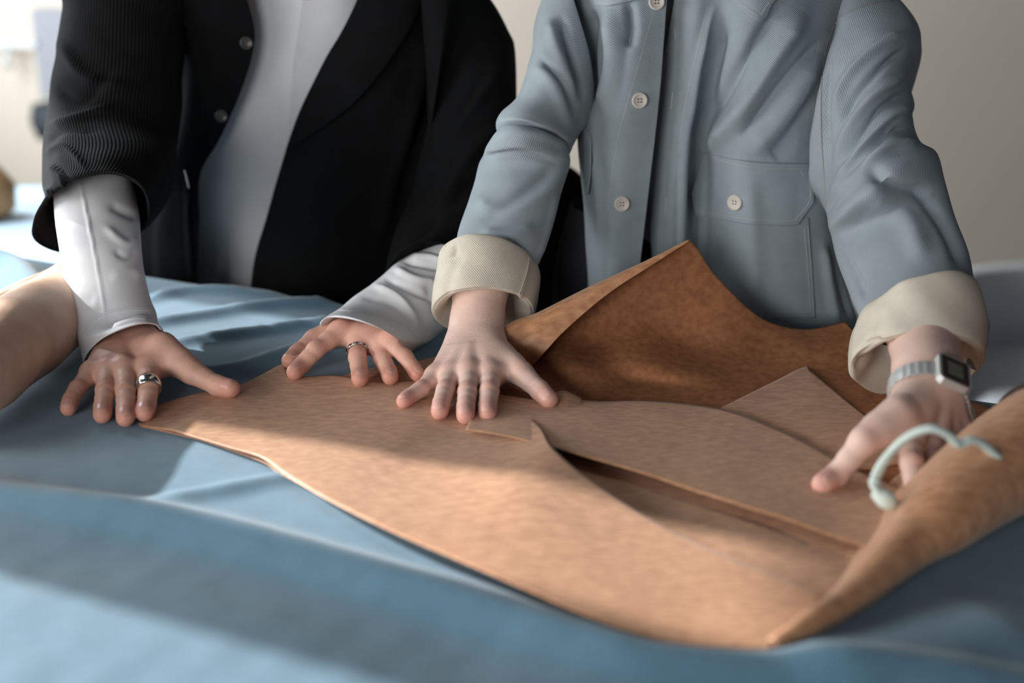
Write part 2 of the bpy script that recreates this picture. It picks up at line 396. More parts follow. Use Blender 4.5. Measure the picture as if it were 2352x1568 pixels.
prof = [(.10, 0), (.125, .02), (.13, .07), (.10, .11), (.06, .14), (.05, .16)]
V, F = lathe(prof); V[:, 1] *= .6; mk('body', V, F, M['tan'], bag)
V, F = tube([(-.05, 0, .15), (-.04, 0, .20), (0, 0, .22), (.04, 0, .20), (.05, 0, .15)], [.006], n=8, nl=24); mk('handle', V, F, M['tan'], bag)

# white chair at right
ch = tag(bpy.data.objects.new('white_chair', None), 'white rounded upholstered chair by the wall at right edge', 'chair'); col.objects.link(ch)
cc = PY(2420, 900, 3.1); ch.location = (cc[0]+.05, 3.1, 0)
def rbox(name, lo, hi, mat, par, r): o = box(name, lo, hi, mat, par, bevel=r); o.modifiers['bevel'].segments = 6; o.data.polygons.foreach_set('use_smooth', [True]*6); return o
rbox('seat', (-.28, -.30, .16), (.28, .25, .30), M['white_seat'], ch, .07)
# sloping arm and back shell
ctrl = []
for z, k in ((.06, .9), (.20, 1.0), (.35, 1.02), (.47, 1.0)):
    row = []
    for a in np.linspace(-200, 20, 9):
        r = .33*k; zz = z if z < .3 else z*(1-.18*max(0, math.cos(math.radians(a+90))*-1+.35))
        row.append((ch.location.x+r*math.cos(math.radians(a+180)), 3.1+r*math.sin(math.radians(a+180))*.95, zz))
    ctrl.append(row)
s = patch(ctrl, 30, 60, towards='out'); o = s.obj('backrest', M['white_seat'], None, .05, 0); o.parent = ch; o.matrix_parent_inverse = ch.matrix_world.inverted(); 
o.matrix_parent_inverse.translation = (-ch.location.x, -3.1, 0)
for x in (-.2, .2):
    for y in (-.2, .2): V, F = tube([(x, y, .17), (x*1.15, y*1.15, 0)], [.018, .012], n=10, nl=6); mk('leg', V, F, M['wood'], ch)

# ================================================================ work table
EA = math.radians(-24)
E1 = np.array([math.cos(EA), math.sin(EA)]); E2 = np.array([-math.sin(EA), math.cos(EA)])      # along / away
FAR = 1.570; NEAR = 0.42; LO, HI_ = -2.25, 1.55
def EW(e, n, z): return (e*E1[0]+n*E2[0], e*E1[1]+n*E2[1], z)
tb = tag(bpy.data.objects.new('work_table', None), 'large work table hidden under the blue cloth', 'table'); col.objects.link(tb); tb.rotation_euler = (0, 0, EA)
box('tabletop', (LO+.02, NEAR+.02, T-.045), (HI_-.02, FAR-.02, T-.014), M['wood'], tb)
for e in (LO+.1, HI_-.1):
    for n in (NEAR+.1, FAR-.1): box('leg', (e-.035, n-.035, 0), (e+.035, n+.035, T-.045), M['wood'], tb)

# blue cloth: height field over the table, with hanging edges
CLOTH_FOLDS = [  # pixel polyline read off the photo -> world line on the table, width (m), height (m), asymmetry
    ([(-250, 1060), (0, 1135), (450, 1212), (1000, 1365), (1300, 1465), (1500, 1525), (1760, 1552), (2100, 1575), (2450, 1600), (2900, 1660)], .024, .018, 0),
    ([(330, 1152), (480, 1128), (640, 1098), (730, 1080)], .012, .007, 1),
    ([(250, 760), (480, 722), (640, 700), (860, 690)], .014, .010, 1),
    ([(330, 800), (520, 770), (700, 745), (800, 728)], .012, .009, 1),
    ([(360, 868), (520, 850), (640, 815), (760, 780)], .015, .010, 1),
    ([(300, 700), (420, 668), (560, 668), (700, 690)], .013, .008, 1),
    ([(-80, 600), (20, 625), (60, 660), (100, 720)], .03, .03, 0),
    ([(930, 790), (1000, 760), (1060, 740)], .02, .006, 0),
    ([(1800, 1568), (2100, 1500), (2400, 1420)], .05, .012, 0),
    ([(-100, 1240), (500, 1300), (900, 1420), (1300, 1600)], .06, -.006, 0),
]
def cloth_h(X, Y):
    P = np.stack([X, Y], -1).reshape(-1, 2); h = np.zeros(len(P))
    for pts, wd, ht, asym in CLOTH_FOLDS:
        q = [PZ(a, b, 0)[:2] for a, b in pts]; q = cr(q, len(q)*5)
        d, s, t = seg_dist(P, q)
        ww = np.where(s > 0, wd*.55, wd*1.3) if asym else wd
        k = np.exp(-(d/ww)**2)*np.clip(np.minimum(t, 1-t)*5+.1, 0, 1)
        h += ht*k
    h += .0012*noise2(P[:, 0]*9, P[:, 1]*14, 3)+.0006*noise2(P[:, 0]*40, P[:, 1]*22, 5)
    return h.reshape(X.shape)
def build_cloth():
    drop = .34; ne, nn = 520, 250
    tn = np.linspace(0, 1, nn); te = np.linspace(0, 1, ne)
    e, de = drape(te, LO, HI_, drop); n, dn = drape(tn, NEAR, FAR, drop)
    e, n = np.meshgrid(e, n, indexing='xy'); de, dn = np.meshgrid(de, dn, indexing='xy')
    X = e*E1[0]+n*E2[0]; Y = e*E1[1]+n*E2[1]
    h = cloth_h(X, Y)
    dd = np.maximum(de, dn)
    sgn = np.where(n > (NEAR+FAR)/2, 1, -1)
    out = np.minimum(dn, .03)*.35*sgn+np.where(dn > 0, .012*np.sin(e*38)*np.clip(dn/.2, 0, 1), 0)
    X = X+out*E2[0]; Y = Y+out*E2[1]
    oe = np.where(de > 0, np.sign(e-.1)*(np.minimum(de, .03)*.35+.012*np.sin(n*38)*np.clip(de/.2, 0, 1)), 0)
    X = X+oe*E1[0]; Y = Y+oe*E1[1]
    G = np.stack([X, Y, T+h*(dd == 0)-dd], -1)
    return Surf(G, towards='cam')
cs = build_cloth(); tc_ = cs.obj('tablecloth', M['cloth']); solid(tc_, .0016, -1)
tag(tc_, 'blue cotton cloth spread with soft folds over the work table', 'cloth')

# ================================================================ kraft paper
def crpx(pts, n): return cr(np.asarray(pts, float), n)
def ruled(back, front, n=120, m=40, lift=None, z0=.004, **k):
    """sheet between two outlines drawn on the table: rows from back to front"""
    B = crpx(back, n); Fr = crpx(front, n)          # px,py,z
    rows = []
    wb = np.array([PZ(*p) for p in B]); wf = np.array([PZ(*p) for p in Fr])
    t = np.linspace(0, 1, m)[:, None, None]
    G = wb[None]*(1-t)+wf[None]*t
    if lift is not None: G = G+np.stack([np.zeros(G.shape[:2]), np.zeros(G.shape[:2]), lift(G[..., 0], G[..., 1], t[..., 0], np.linspace(0, 1, n)[None])], -1)
    return Surf(G, towards='cam')

# ================================================================ kraft paper pieces
def sheet(name, back, front, label, n=200, m=30, mat='paper', bumps=None, wr=.0006, seed=1):
    B = [(a, b, z) for a, b, z in back]; Fr = [(a, b, z) for a, b, z in front]
    s = ruled(B, Fr, n, m, lift=bumps)
    s.G[..., 2] += wr*noise2(s.G[..., 0]*18, s.G[..., 1]*14, seed)
    o = s.obj(name, M[mat]); solid(o, .0006, 0)
    tag(o, label, 'paper', 'loose sheets of kraft pattern paper'); return s, o
# under sheets
sheet('kraft_paper_sheet', [(690, 905, .002), (790, 862, .002), (850, 846, .0025), (940, 832, .003), (1015, 817, .004), (1090, 806, .004), (1180, 800, .004), (1260, 850, .003)],
      [(720, 960, .002), (800, 960, .002), (880, 960, .002), (960, 960, .002), (1040, 960, .002), (1100, 960, .002), (1180, 960, .002), (1260, 960, .002)],
      'kraft paper sheet lowest of the stack, seen behind the fingertips at centre', seed=4)
sheet('kraft_paper_sheet', [(318, 972, .002), (400, 970, .002), (480, 985, .002), (600, 1020, .003), (760, 1100, .003), (900, 1160, .003), (1100, 1240, .003)],
      [(322, 979, .002), (400, 996, .0025), (480, 1017, .004), (600, 1060, .005), (650, 1092, .006), (800, 1166, .006), (1100, 1290, .003)],
      'narrow kraft paper layer showing under the front left paper edge', seed=6)
# big sheet whose far corner stands up and curls over
def q3(p): return PY(p[0], p[1], p[2]) if p[2] > 1 else PZ(*p)
rows = [
 [(1584, 553, 1.618), (1583, 551, 1.619), (1584, 549, 1.622), (1586, 552, 1.626), (1602, 572, 1.63), (1650, 640, 1.635), (1750, 731, 1.645), (1850, 756, 1.655), (1942, 739, 1.66)],
 [(1498, 608, 1.598), (1490, 602, 1.600), (1488, 597, 1.608), (1502, 607, 1.622), (1545, 645, 1.628), (1612, 700, 1.628), (1735, 785, .020), (1850, 800, .016), (1990, 790, .020)],
 [(1400, 672, 1.580), (1372, 660, 1.583), (1356, 658, 1.600), (1390, 672, 1.625), (1445, 705, 1.622), (1545, 770, 1.612), (1700, 830, .009), (1860, 850, .005), (2060, 848, .006)],
 [(1305, 752, 1.560), (1262, 727, 1.566), (1240, 716, 1.588), (1290, 738, 1.612), (1365, 785, 1.602), (1485, 835, .020), (1680, 875, .004), (1880, 900, .003), (2170, 900, .003)],
 [(1250, 810, 1.548), (1200, 775, 1.556), (1165, 748, 1.575), (1232, 792, 1.594), (1315, 838, .022), (1455, 872, .005), (1670, 905, .003), (1900, 940, .003), (2290, 944, .003)],
 [(1216, 846, .006), (1165, 838, .018), (1135, 815, .022), (1185, 830, .006), (1300, 890, .003), (1450, 908, .003), (1660, 950, .003), (1920, 1000, .003), (2330, 1000, .003)],
 [(1150, 890, .003), (1120, 890, .005), (1100, 885, .005), (1140, 890, .003), (1285, 940, .003), (1450, 975, .003), (1650, 1020, .003), (1930, 1080, .003), (2370, 1080, .003)],
 [(1100, 950, .002), (1090, 950, .002), (1100, 950, .002), (1130, 960, .002), (1290, 1010, .002), (1450, 1040, .002), (1650, 1090, .002), (1940, 1140, .002), (2300, 1160, .002)],
]
big = patch([[q3(p) for p in r] for r in rows], 130, 200)
o = big.obj('kraft_paper_sheet', M['paper_shaded']); o.data.materials.append(M['paper'])
mi = np.zeros((129, 199), np.int32); mi[:, :50] = 1; o.data.polygons.foreach_set('material_index', mi.ravel()); solid(o, .0006, 0)  # curled margin keeps the plain colour, the rest has shade painted in
tag(o, 'largest kraft sheet, its far corner raised and curled against the grey shirt', 'paper', 'loose sheets of kraft pattern paper')
# torn pale lip along the raised corner and the small pale notch line
nb = big.bvh()
def cast(bvh, px, py, off=.001):
    r = ray(px, py); r = r/np.linalg.norm(r); h = bvh.ray_cast(Vector(CAM), Vector(r), 8)
    if h[0] is None: return None
    return np.array(h[0])-r*off
def line_on(name, bvh, pts, rad, mat, parent, off=.0006, step=6, n=6):
    C_ = cr(pts, max(4, int(sum(np.hypot(*(np.subtract(pts[i+1], pts[i]))) for i in range(len(pts)-1))/step))) if len(pts) > 2 else np.linspace(pts[0], pts[1], max(4, int(np.hypot(*np.subtract(pts[1], pts[0]))/step)))
    P = [cast(bvh, a, b, off) for a, b in C_]; P = [p for p in P if p is not None]
    if len(P) < 3: return None
    return tube(P, [rad], n=n, nl=len(P)*2)
vf = line_on('n', nb, [(1644, 648), (1651, 642), (1657, 638)], .0011, 'stitch', o)
if vf: nt_ = mk('notch_mark', vf[0], vf[1], M['stitch'], o)
# triangular piece
sheet('kraft_paper_sheet', [(1655, 938, .004), (1700, 915, .005), (1770, 880, .006), (1845, 843, .008), (1860, 850, .008), (1900, 885, .006), (1985, 955, .004)],
      [(1690, 1000, .004), (1740, 1020, .004), (1800, 1040, .004), (1860, 1060, .004), (1920, 1070, .004), (1990, 1080, .004), (2090, 1060, .004)],
      'kraft paper piece with a pointed corner aimed at the grey shirt pocket', seed=8)
# lower bundle right of the front sheet
sheet('kraft_paper_sheet', [(1225, 985, .003), (1400, 1040, .003), (1600, 1095, .003), (1800, 1150, .003), (1960, 1200, .004), (2080, 1190, .006)],
      [(1290, 1130, .003), (1400, 1220, .003), (1600, 1320, .003), (1760, 1390, .003), (1880, 1410, .004), (1990, 1310, .008)],
      'kraft paper layer lying in the dark slit between two pattern pieces', seed=9, wr=.001)
sheet('kraft_paper_sheet', [(1285, 1050, .003), (1420, 1105, .0035), (1580, 1152, .0035), (1760, 1212, .004), (1900, 1264, .004), (2000, 1300, .006)],
      [(1300, 1120, .004), (1420, 1200, .005), (1560, 1270, .006), (1720, 1340, .006), (1850, 1390, .006), (1950, 1360, .008)],
      'kraft paper strip with pale streaks beside the curved edge of the front sheet', seed=11, wr=.0012)
# upper piece
sheet('kraft_paper_sheet', [(1110, 900, .010), (1215, 915, .010), (1262, 915, .008), (1380, 921, .009), (1480, 921, .009), (1600, 930, .009), (1690, 948, .010), (1800, 992, .010), (1900, 1045, .010), (2000, 1095, .010), (2105, 1135, .016)],
      [(1070, 986, .0165), (1160, 1002, .0195), (1250, 1022, .0205), (1350, 1050, .018), (1450, 1080, .016), (1530, 1105, .015), (1620, 1135, .015), (1720, 1168, .015), (1810, 1195, .014), (1910, 1230, .013), (2000, 1260, .013)],
      'kraft pattern piece with a curved far edge, pressed by the right hand', seed=12)
# pointed flap near the thumb
sheet('kraft_paper_sheet', [(1255, 922, .008), (1272, 905, .011), (1292, 897, .016), (1312, 903, .014), (1335, 915, .010)],
      [(1262, 960, .0085), (1280, 960, .0085), (1300, 960, .0085), (1320, 960, .0085), (1345, 955, .0085)],
      'small pointed kraft paper flap lifted beside the thumb', n=50, m=12, seed=13)
# front sheet
A_back = [(332, 973, .004), (365, 932, .004), (450, 905, .004), (545, 884, .004), (600, 861, .004), (647, 838, .005), (656, 848, .005), (672, 866, .005), (770, 862, .005), (870, 877, .005), (975, 872, .005), (1080, 885, .006), (1150, 915, .004),
          (1234, 972, .0165), (1268, 1026, .0265), (1347, 1095, .023), (1494, 1193, .016), (1641, 1266, .014), (1900, 1372, .012)]
A_front = [(328, 976, .004), (340, 979, .004), (352, 981, .004), (364, 983, .004), (375, 985, .004), (400, 990, .005), (435, 1000, .006), (470, 1010, .007), (530, 1028, .009), (600, 1050, .012), (650, 1086, .016), (720, 1130, .019), (800, 1174, .020),
           (900, 1222, .020), (1050, 1287, .019), (1200, 1351, .018), (1350, 1414, .015), (1530, 1474, .010), (1772, 1494, .008)]
As, Ao = sheet('kraft_paper_sheet', A_back, A_front, 'front left kraft sheet with its near half in bright sun', n=260, m=50, seed=2, wr=.0008)

# right hand paper roll: a cone of rolled sheets lying on the table
st = [(1772, 1484, .0055), (1868, 1428, .010), (1970, 1360, .0135), (2080, 1258, .022), (2165, 1186, .033), (2276, 1092, .045), (2456, 985, .058), (2700, 850, .068)]
Cn = np.array([PZ(a, b, r+.001) for a, b, r in st]); Rr = np.array([s[2] for s in st])
Cn = cr(Cn, 90); Rr = cr(Rr[:, None], 90)[:, 0]
tg = np.gradient(Cn, axis=0); tg[:, 2] = 0; tg /= np.linalg.norm(tg, axis=1, keepdims=True)
pd = np.stack([-tg[:, 1], tg[:, 0], 0*tg[:, 0]], -1)       # to the left / away
sec = [(2.3, -.97), (2.0, -.84), (1.7, -.54), (1.4, -.12), (1.08, .32)]
for a in np.linspace(45, 650, 60):
    k = 1.0-.10*(a-45)/605; sec.append((k*math.cos(math.radians(a)), k*math.sin(math.radians(a))))
sec = cr(np.array(sec), 150)
G = Cn[:, None]+Rr[:, None, None]*(sec[None, :, 0, None]*pd[:, None]+sec[None, :, 1, None]*np.array([0, 0, 1.]))
G[..., 2] = np.maximum(G[..., 2], T+.0035)
jit = .0015*noise2(G[..., 0]*30, G[..., 1]*22, 21); G[..., 2] += np.abs(jit)
rs = Surf(G, towards='out'); ro = rs.obj('kraft_paper_roll', M['paper']); solid(ro, .0007, 0)
tag(ro, 'large cone shaped roll of kraft paper at the right, tied with mint ribbon', 'paper roll')
# dark cord round the roll
k = 72
th = np.linspace(0, 2*np.pi, 60)
def roll_ring(i, extra): return [Cn[i]+(Rr[i]+extra)*(math.cos(a)*pd[i]+math.sin(a)*np.array([0, 0, 1.])) for a in th]
ik = int(np.argmin(np.abs(proj(Cn)[:, 0]-2395)))
V, F = tube(roll_ring(ik, .002), [.0032], n=8, nl=80); V[:, 2] = np.maximum(V[:, 2], T+.003)
co = mk('dark_cord', V, F, M['cord']); tag(co, 'thin dark brown cord wound round the big paper roll', 'cord')
# mint ribbon looped over the roll
rp = [PY(*p) for p in [(2040, 1160, 1.150), (2016, 1128, 1.150), (2012, 1095, 1.155), (2045, 1040, 1.15), (2090, 1000, 1.145), (2140, 984, 1.14), (2180, 1000, 1.14), (2200, 1020, 1.145), (2238, 1010, 1.15), (2285, 1045, 1.16), (2322, 1095, 1.165), (2335, 1150, 1.18)]]
V1, F1 = tube(rp, [.006, .0068, .0062, .0062, .0062, .0062, .0062, .006, .0062, .0062, .006, .0055], n=10, nl=110, flat=.6)
rib = mk('mint_ribbon', V1, F1, M['mint']); tag(rib, 'pale mint ribbon looping above the kraft paper roll', 'ribbon')
kn = PY(2028, 1140, 1.152)
V2, F2 = tube([kn+np.array([-.008, 0, .006]), kn+np.array([.002, -.004, -.001]), kn+np.array([.010, 0, -.008])], [.006, .009, .006], n=10, nl=14)
kk = mk('knot', V2, F2, M['mint'], rib)

# pale roll at the far left, and a slimmer one behind it
def cyl_roll(name, a, b, ra, rb, mat, label, turns=2.2, n=60, sag=0):
    A = PZ(*a, ra); B = PZ(*b, rb); t = np.linspace(0, 1, n)[:, None]; C_ = A*(1-t)+B*t; R_ = (ra*(1-t)+rb*t)
    d = nrm((B-A)*np.array([1, 1, 0])); p = np.array([-d[1], d[0], 0]); th = np.linspace(-.6, -.6+turns*2*np.pi, 180)
    k = 1-.018*(th-th[0])
    G = C_[:, None]+R_[:, :, None]*k[None, :, None]*(np.cos(th)[None, :, None]*p+np.sin(th)[None, :, None]*np.array([0, 0, .97]))
    G = G+(.0022*noise2(t*9, th[None]*1.3, 31))[..., None]*(p+np.array([0, 0, 1]))*np.clip(1, 0, 1)
    G[..., 2] = np.maximum(G[..., 2], T+.002)
    s = Surf(G, towards='out'); o = s.obj(name, M[mat]); solid(o, .0007, 0); tag(o, label, 'paper roll'); return s, o
rl, rlo = cyl_roll('pale_paper_roll', (-165, 925), (188, 679), .058, .052, 'roll', 'thick pale tan paper roll lying beside the white sleeve at far left')
cyl_roll('pale_paper_roll', (-165, 800), (170, 628), .026, .022, 'roll', 'slim pale roll lying behind the thick tan roll at far left', turns=3)

# ================================================================ people: hands and bodies
LL = dict(little=(.013, .020, .034), ring=(.016, .026, .042), middle=(.017, .028, .045), index=(.016, .025, .042), thumb=(.019, .034, .045))
RR = dict(little=(.0078, .0082, .0088, .0100), ring=(.0088, .0092, .0100, .0112), middle=(.0090, .0095, .0103, .0115), index=(.0090, .0095, .0103, .0118), thumb=(.0098, .0108, .0118, .0140))
def nxt(prev, px, L):
    r = nrm(ray(*px)); o = CAM-prev; b = o@r; c = o@o-L*L; D = b*b-c
    return CAM+r*(-b+(math.sqrt(D) if D > 0 else 0))
class Hand:
    def __init__(s, fing, tipz, wrist, arm, scale=1.0, wr=(.026, .019), sgn=1, bulge=1.0, zs=None):
        """fing: pixel joints tip,DIP,PIP,MCP; wrist=(px,py,Y); arm=list of (px,py,Y,ra,rb) further up"""
        s.J = {}
        for k, j in fing.items():
            P = [PZ(*j[0], (zs or {}).get(k, tipz))]
            for q, L in zip(j[1:], LL[k]): P.append(nxt(P[-1], q, L*scale))
            s.J[k] = P
        s.sc = scale; s.W = PY(*wrist); s.arm = [(PY(a, b, c), d, e) for a, b, c, d, e in arm]; s.wr = wr
        s.lat = nrm(s.J['index'][3]-s.J['little'][3]) if 'little' in s.J else np.array([1., 0, 0])
        mid = (s.J['index'][3]+s.J['little'][3])/2
        s.fwd = nrm(mid-s.W); s.up = np.cross(s.lat, s.fwd); s.up = s.up*np.sign(s.up[2]); s.up = nrm(s.up)
        s.mid = mid; s.wlat = nrm(s.lat*np.array([1, 1, .3]))
    def sdf(s, P):
        J, W, sc = s.J, s.W, s.sc; names = ['index', 'middle', 'ring', 'little']; off = dict(index=.013, middle=.004, ring=-.005, little=-.013)
        D = None
        for n in names:
            m = J[n][3]; r = RR[n][3]*sc
            d = cap(P, W+s.wlat*off[n]*sc*1.1, m-s.up*.002, s.wr[1]*.88, r*1.04)
            D = d if D is None else smin(D, d, .016)
        for n in names:                                   # knuckle heads and extensor tendons
            m = J[n][3]
            D = smin(D, cap(P, m+s.up*.0015, m+s.up*.0015, RR[n][3]*sc*1.0, RR[n][3]*sc), .007)
            a = W*.45+m*.55+s.up*(s.wr[1]*.55)
            D = smin(D, cap(P, a, m+s.up*RR[n][3]*sc*.55, .0035, .0052), .009)
        # heel and body of the palm
        D = smin(D, cap(P, W-s.up*.004-s.wlat*.004+s.fwd*.012, s.mid-s.up*.006, s.wr[1]*.95, .012*sc), .018)
        t = J['thumb']; cm = t[3]
        D = smin(D, cap(P, W+s.wlat*.012*sc, cm, s.wr[1]*.9, .0150*sc), .018)
        D = smin(D, cap(P, cm, t[2], .0150*sc, RR['thumb'][2]*sc*1.08), .012)
        D = smin(D, cap(P, cm*.5+t[2]*.5-s.up*.003, J['index'][3]*.65+W*.35-s.up*.004, .0115*sc, .010*sc), .016)    # web
        D = smin(D, cap(P, cm*.35+W*.30+J['index'][3]*.35+s.up*.002, J['index'][3]*.70+t[2]*.12+cm*.18-s.up*.002, .011*sc, .0085*sc), .014)
        # forearm
        pts = [(W, s.wr[0], s.wr[1])]+s.arm
        for (A, a0, b0), (B, a1, b1) in zip(pts[:-1], pts[1:]):
            for k in (-1, -.33, .33, 1):
                D = smin(D, cap(P, A+s.wlat*k*(a0-b0), B+s.wlat*k*(a1-b1), b0, b1), .014)
        out = None
        for n in ['index', 'middle', 'ring', 'little', 'thumb']:
            j = J[n]; R = [x*sc for x in RR[n]]; Fd = None
            segs = [(3, 2), (2, 1), (1, 0)] if n != 'thumb' else [(2, 1), (1, 0)]
            for a, b in segs:
                mid_ = (j[a]+j[b])/2; rm = (R[a]+R[b])/2*.965
                for A, B, ra, rb in ((j[a], mid_, R[a], rm), (mid_, j[b], rm, R[b])):
                    d = cap(P, A, B, ra, rb); Fd = d if Fd is None else smin(Fd, d, .004)
            # soft pad under the tip
            ax = nrm(j[0]-j[1]); upv = nrm(s.up-ax*(s.up@ax))
            Fd = smin(Fd, cap(P, j[0]-upv*.0012-ax*.004, j[0]-upv*.0008+ax*.0008, R[0]*.95, R[0]*.93), .004)
            # wrinkle grooves over the middle joints
            for q in ((2,) if n != 'thumb' else (1,)):
                jj = j[q]; bx = nrm(j[q-1]-j[q+1]); uu = nrm(s.up-bx*(s.up@bx))
                Fd = smin(Fd, cap(P, jj+uu*R[q]*.25, jj+uu*R[q]*.25, R[q]*.86, R[q]*.86), .004)
                for o_ in (-.0024, 0, .0024):
                    g = (P-(jj+bx*o_))@bx; h = (P-jj)@uu
                    Fd = Fd+.0005*np.exp(-(g/.0008)**2)*(h > R[q]*.35)*np.exp(-np.abs(Fd)/.004)
            F_ = smin(D, Fd, .009)
            out = F_ if out is None else smin(out, F_, .0015)
        return out
    def mesh(s, h=.0013, ext=.0):
        pts = [p for j in s.J.values() for p in j]+[s.W]+[a[0] for a in s.arm]
        pts = np.array(pts); lo = pts.min(0)-.036; hi = pts.max(0)+.036
        lo[2] = max(lo[2], T-.004)
        V, F = surface_nets(s.sdf, lo, hi, h); V = relax(V, F, 2, .5)
        fl = np.zeros(len(V))
        for n, j in s.J.items():
            for p, r, a in ((j[0], .015, .85), (j[1], .010, .30), (j[2], .010, .50), (j[3], .014, .30)):
                q = p+s.up*.006 if p is not j[0] else p
                fl = np.maximum(fl, a*np.exp(-(((V-q)**2).sum(1))/r**2))
        return V, F, fl
    def nail(s, n, bvh, wid=1.0, turn=0.0):
        j = s.J[n]; R = RR[n][0]*s.sc; ax = nrm(j[0]-j[1]); u = nrm(s.up-ax*(s.up@ax)); l = np.cross(ax, u)
        if turn: u, l = u*math.cos(turn)+l*math.sin(turn), l*math.cos(turn)-u*math.sin(turn)
        V = []; nr, nc = 13, 13; L0, L1 = -.0070*s.sc, .0070*s.sc
        for i in range(nr):
            t = i/(nr-1); x = L0+(L1-L0)*t
            wv = (1-abs(2*t-1)**3.2)**.5 if 0 < t < 1 else .0
            wv = max(wv, .12)
            for k in range(nc):
                a = (k/(nc-1)*2-1)*.88*wid*wv
                rr = R+.0006-.0022*max(0, t-.45)**2*4-(.0007 if t < .15 else 0)-(.0004*(abs(a)/.8)**2)
                d_ = u*math.cos(a)+l*math.sin(a); o_ = j[0]+ax*(x-.0002)*.98; h_ = bvh.ray_cast(Vector(o_+d_*.03), Vector(-d_), .03)
                if h_[0] is not None: rr = .03-h_[3]+.00045*min(1, 6*t*1.0)*(1-(2*k/(nc-1)-1)**6)-.0001
                V.append(o_+d_*rr)
        return np.array(V), grid_faces(nr, nc)

HANDS = {}
HANDS['h1'] = Hand(dict(
    little=[(157, 936), (163, 917), (178, 893), (209, 857)], ring=[(235, 951), (236.6, 933), (242, 895), (246, 852)],
    middle=[(288, 958), (289, 938), (289, 898), (286, 849)], index=[(332, 946), (337, 928), (341, 889), (338, 847)],
    thumb=[(529, 891), (500, 886), (440, 853), (372, 800)]), .0115, (296, 780, 1.600), [(276, 712, 1.630, .025, .019), (232, 580, 1.672, .029, .025), (218, 410, 1.755, .029, .026)],
    scale=1.04, wr=(.029, .021), zs=dict(index=.0135, thumb=.016))
HANDS['h2'] = Hand(dict(
    thumb=[(667, 827), (684, 812), (724, 781), (800, 752)], index=[(677, 853), (693, 838), (726, 803), (781, 762)],
    middle=[(827, 869), (826.4, 857), (821, 821), (820, 770)], ring=[(896.5, 865), (893, 853), (878.5, 825), (855, 776)],
    little=[(959, 859), (950, 846), (930, 819), (891, 786)]), .0145, (882, 752, 1.680), [(910, 726, 1.715, .023, .017), (977, 676, 1.765, .027, .023), (1030, 622, 1.81, .027, .024)],
    scale=1.0, wr=(.0245, .0165), zs=dict(thumb=.012))
HANDS['h3'] = Hand(dict(
    little=[(928, 920), (940, 911), (967, 894), (999, 866)], ring=[(1010, 943), (1014, 925), (1023, 897), (1035, 862)],
    middle=[(1069, 953), (1070, 933), (1073.6, 901), (1078, 856)], index=[(1120, 949), (1120, 932), (1124, 899), (1126, 860)],
    thumb=[(1260, 916), (1240, 897), (1198, 858), (1150, 822)]), .0175, (1091, 782, 1.565), [(1096, 735, 1.585, .0262, .021), (1102, 663, 1.61, .0272, .023), (1135, 560, 1.66, .032, .029), (1180, 440, 1.72, .032, .030)],
    scale=1.0, wr=(.0268, .020), zs=dict(little=.016))
HANDS['h4'] = Hand(dict(
    thumb=[(1892, 1110), (1920, 1092), (1985, 1012), (2062, 955)], index=[(2106, 1150), (2103, 1118), (2094, 1065), (2090, 1010)],
    middle=[(2150, 1130), (2150, 1110), (2145, 1060), (2140, 1002)], ring=[(2190, 1105), (2190, 1090), (2184, 1050), (2178, 998)],
    little=[(2228, 1080), (2226, 1070), (2220, 1040), (2208, 992)]), .018, (2134, 888, 1.345), [(2132, 850, 1.37, .0335, .025), (2124, 778, 1.425, .035, .028), (2104, 690, 1.55, .030, .026), (2060, 540, 1.68, .030, .027)],
    scale=1.05, wr=(.0335, .0245), zs=dict(thumb=.016))

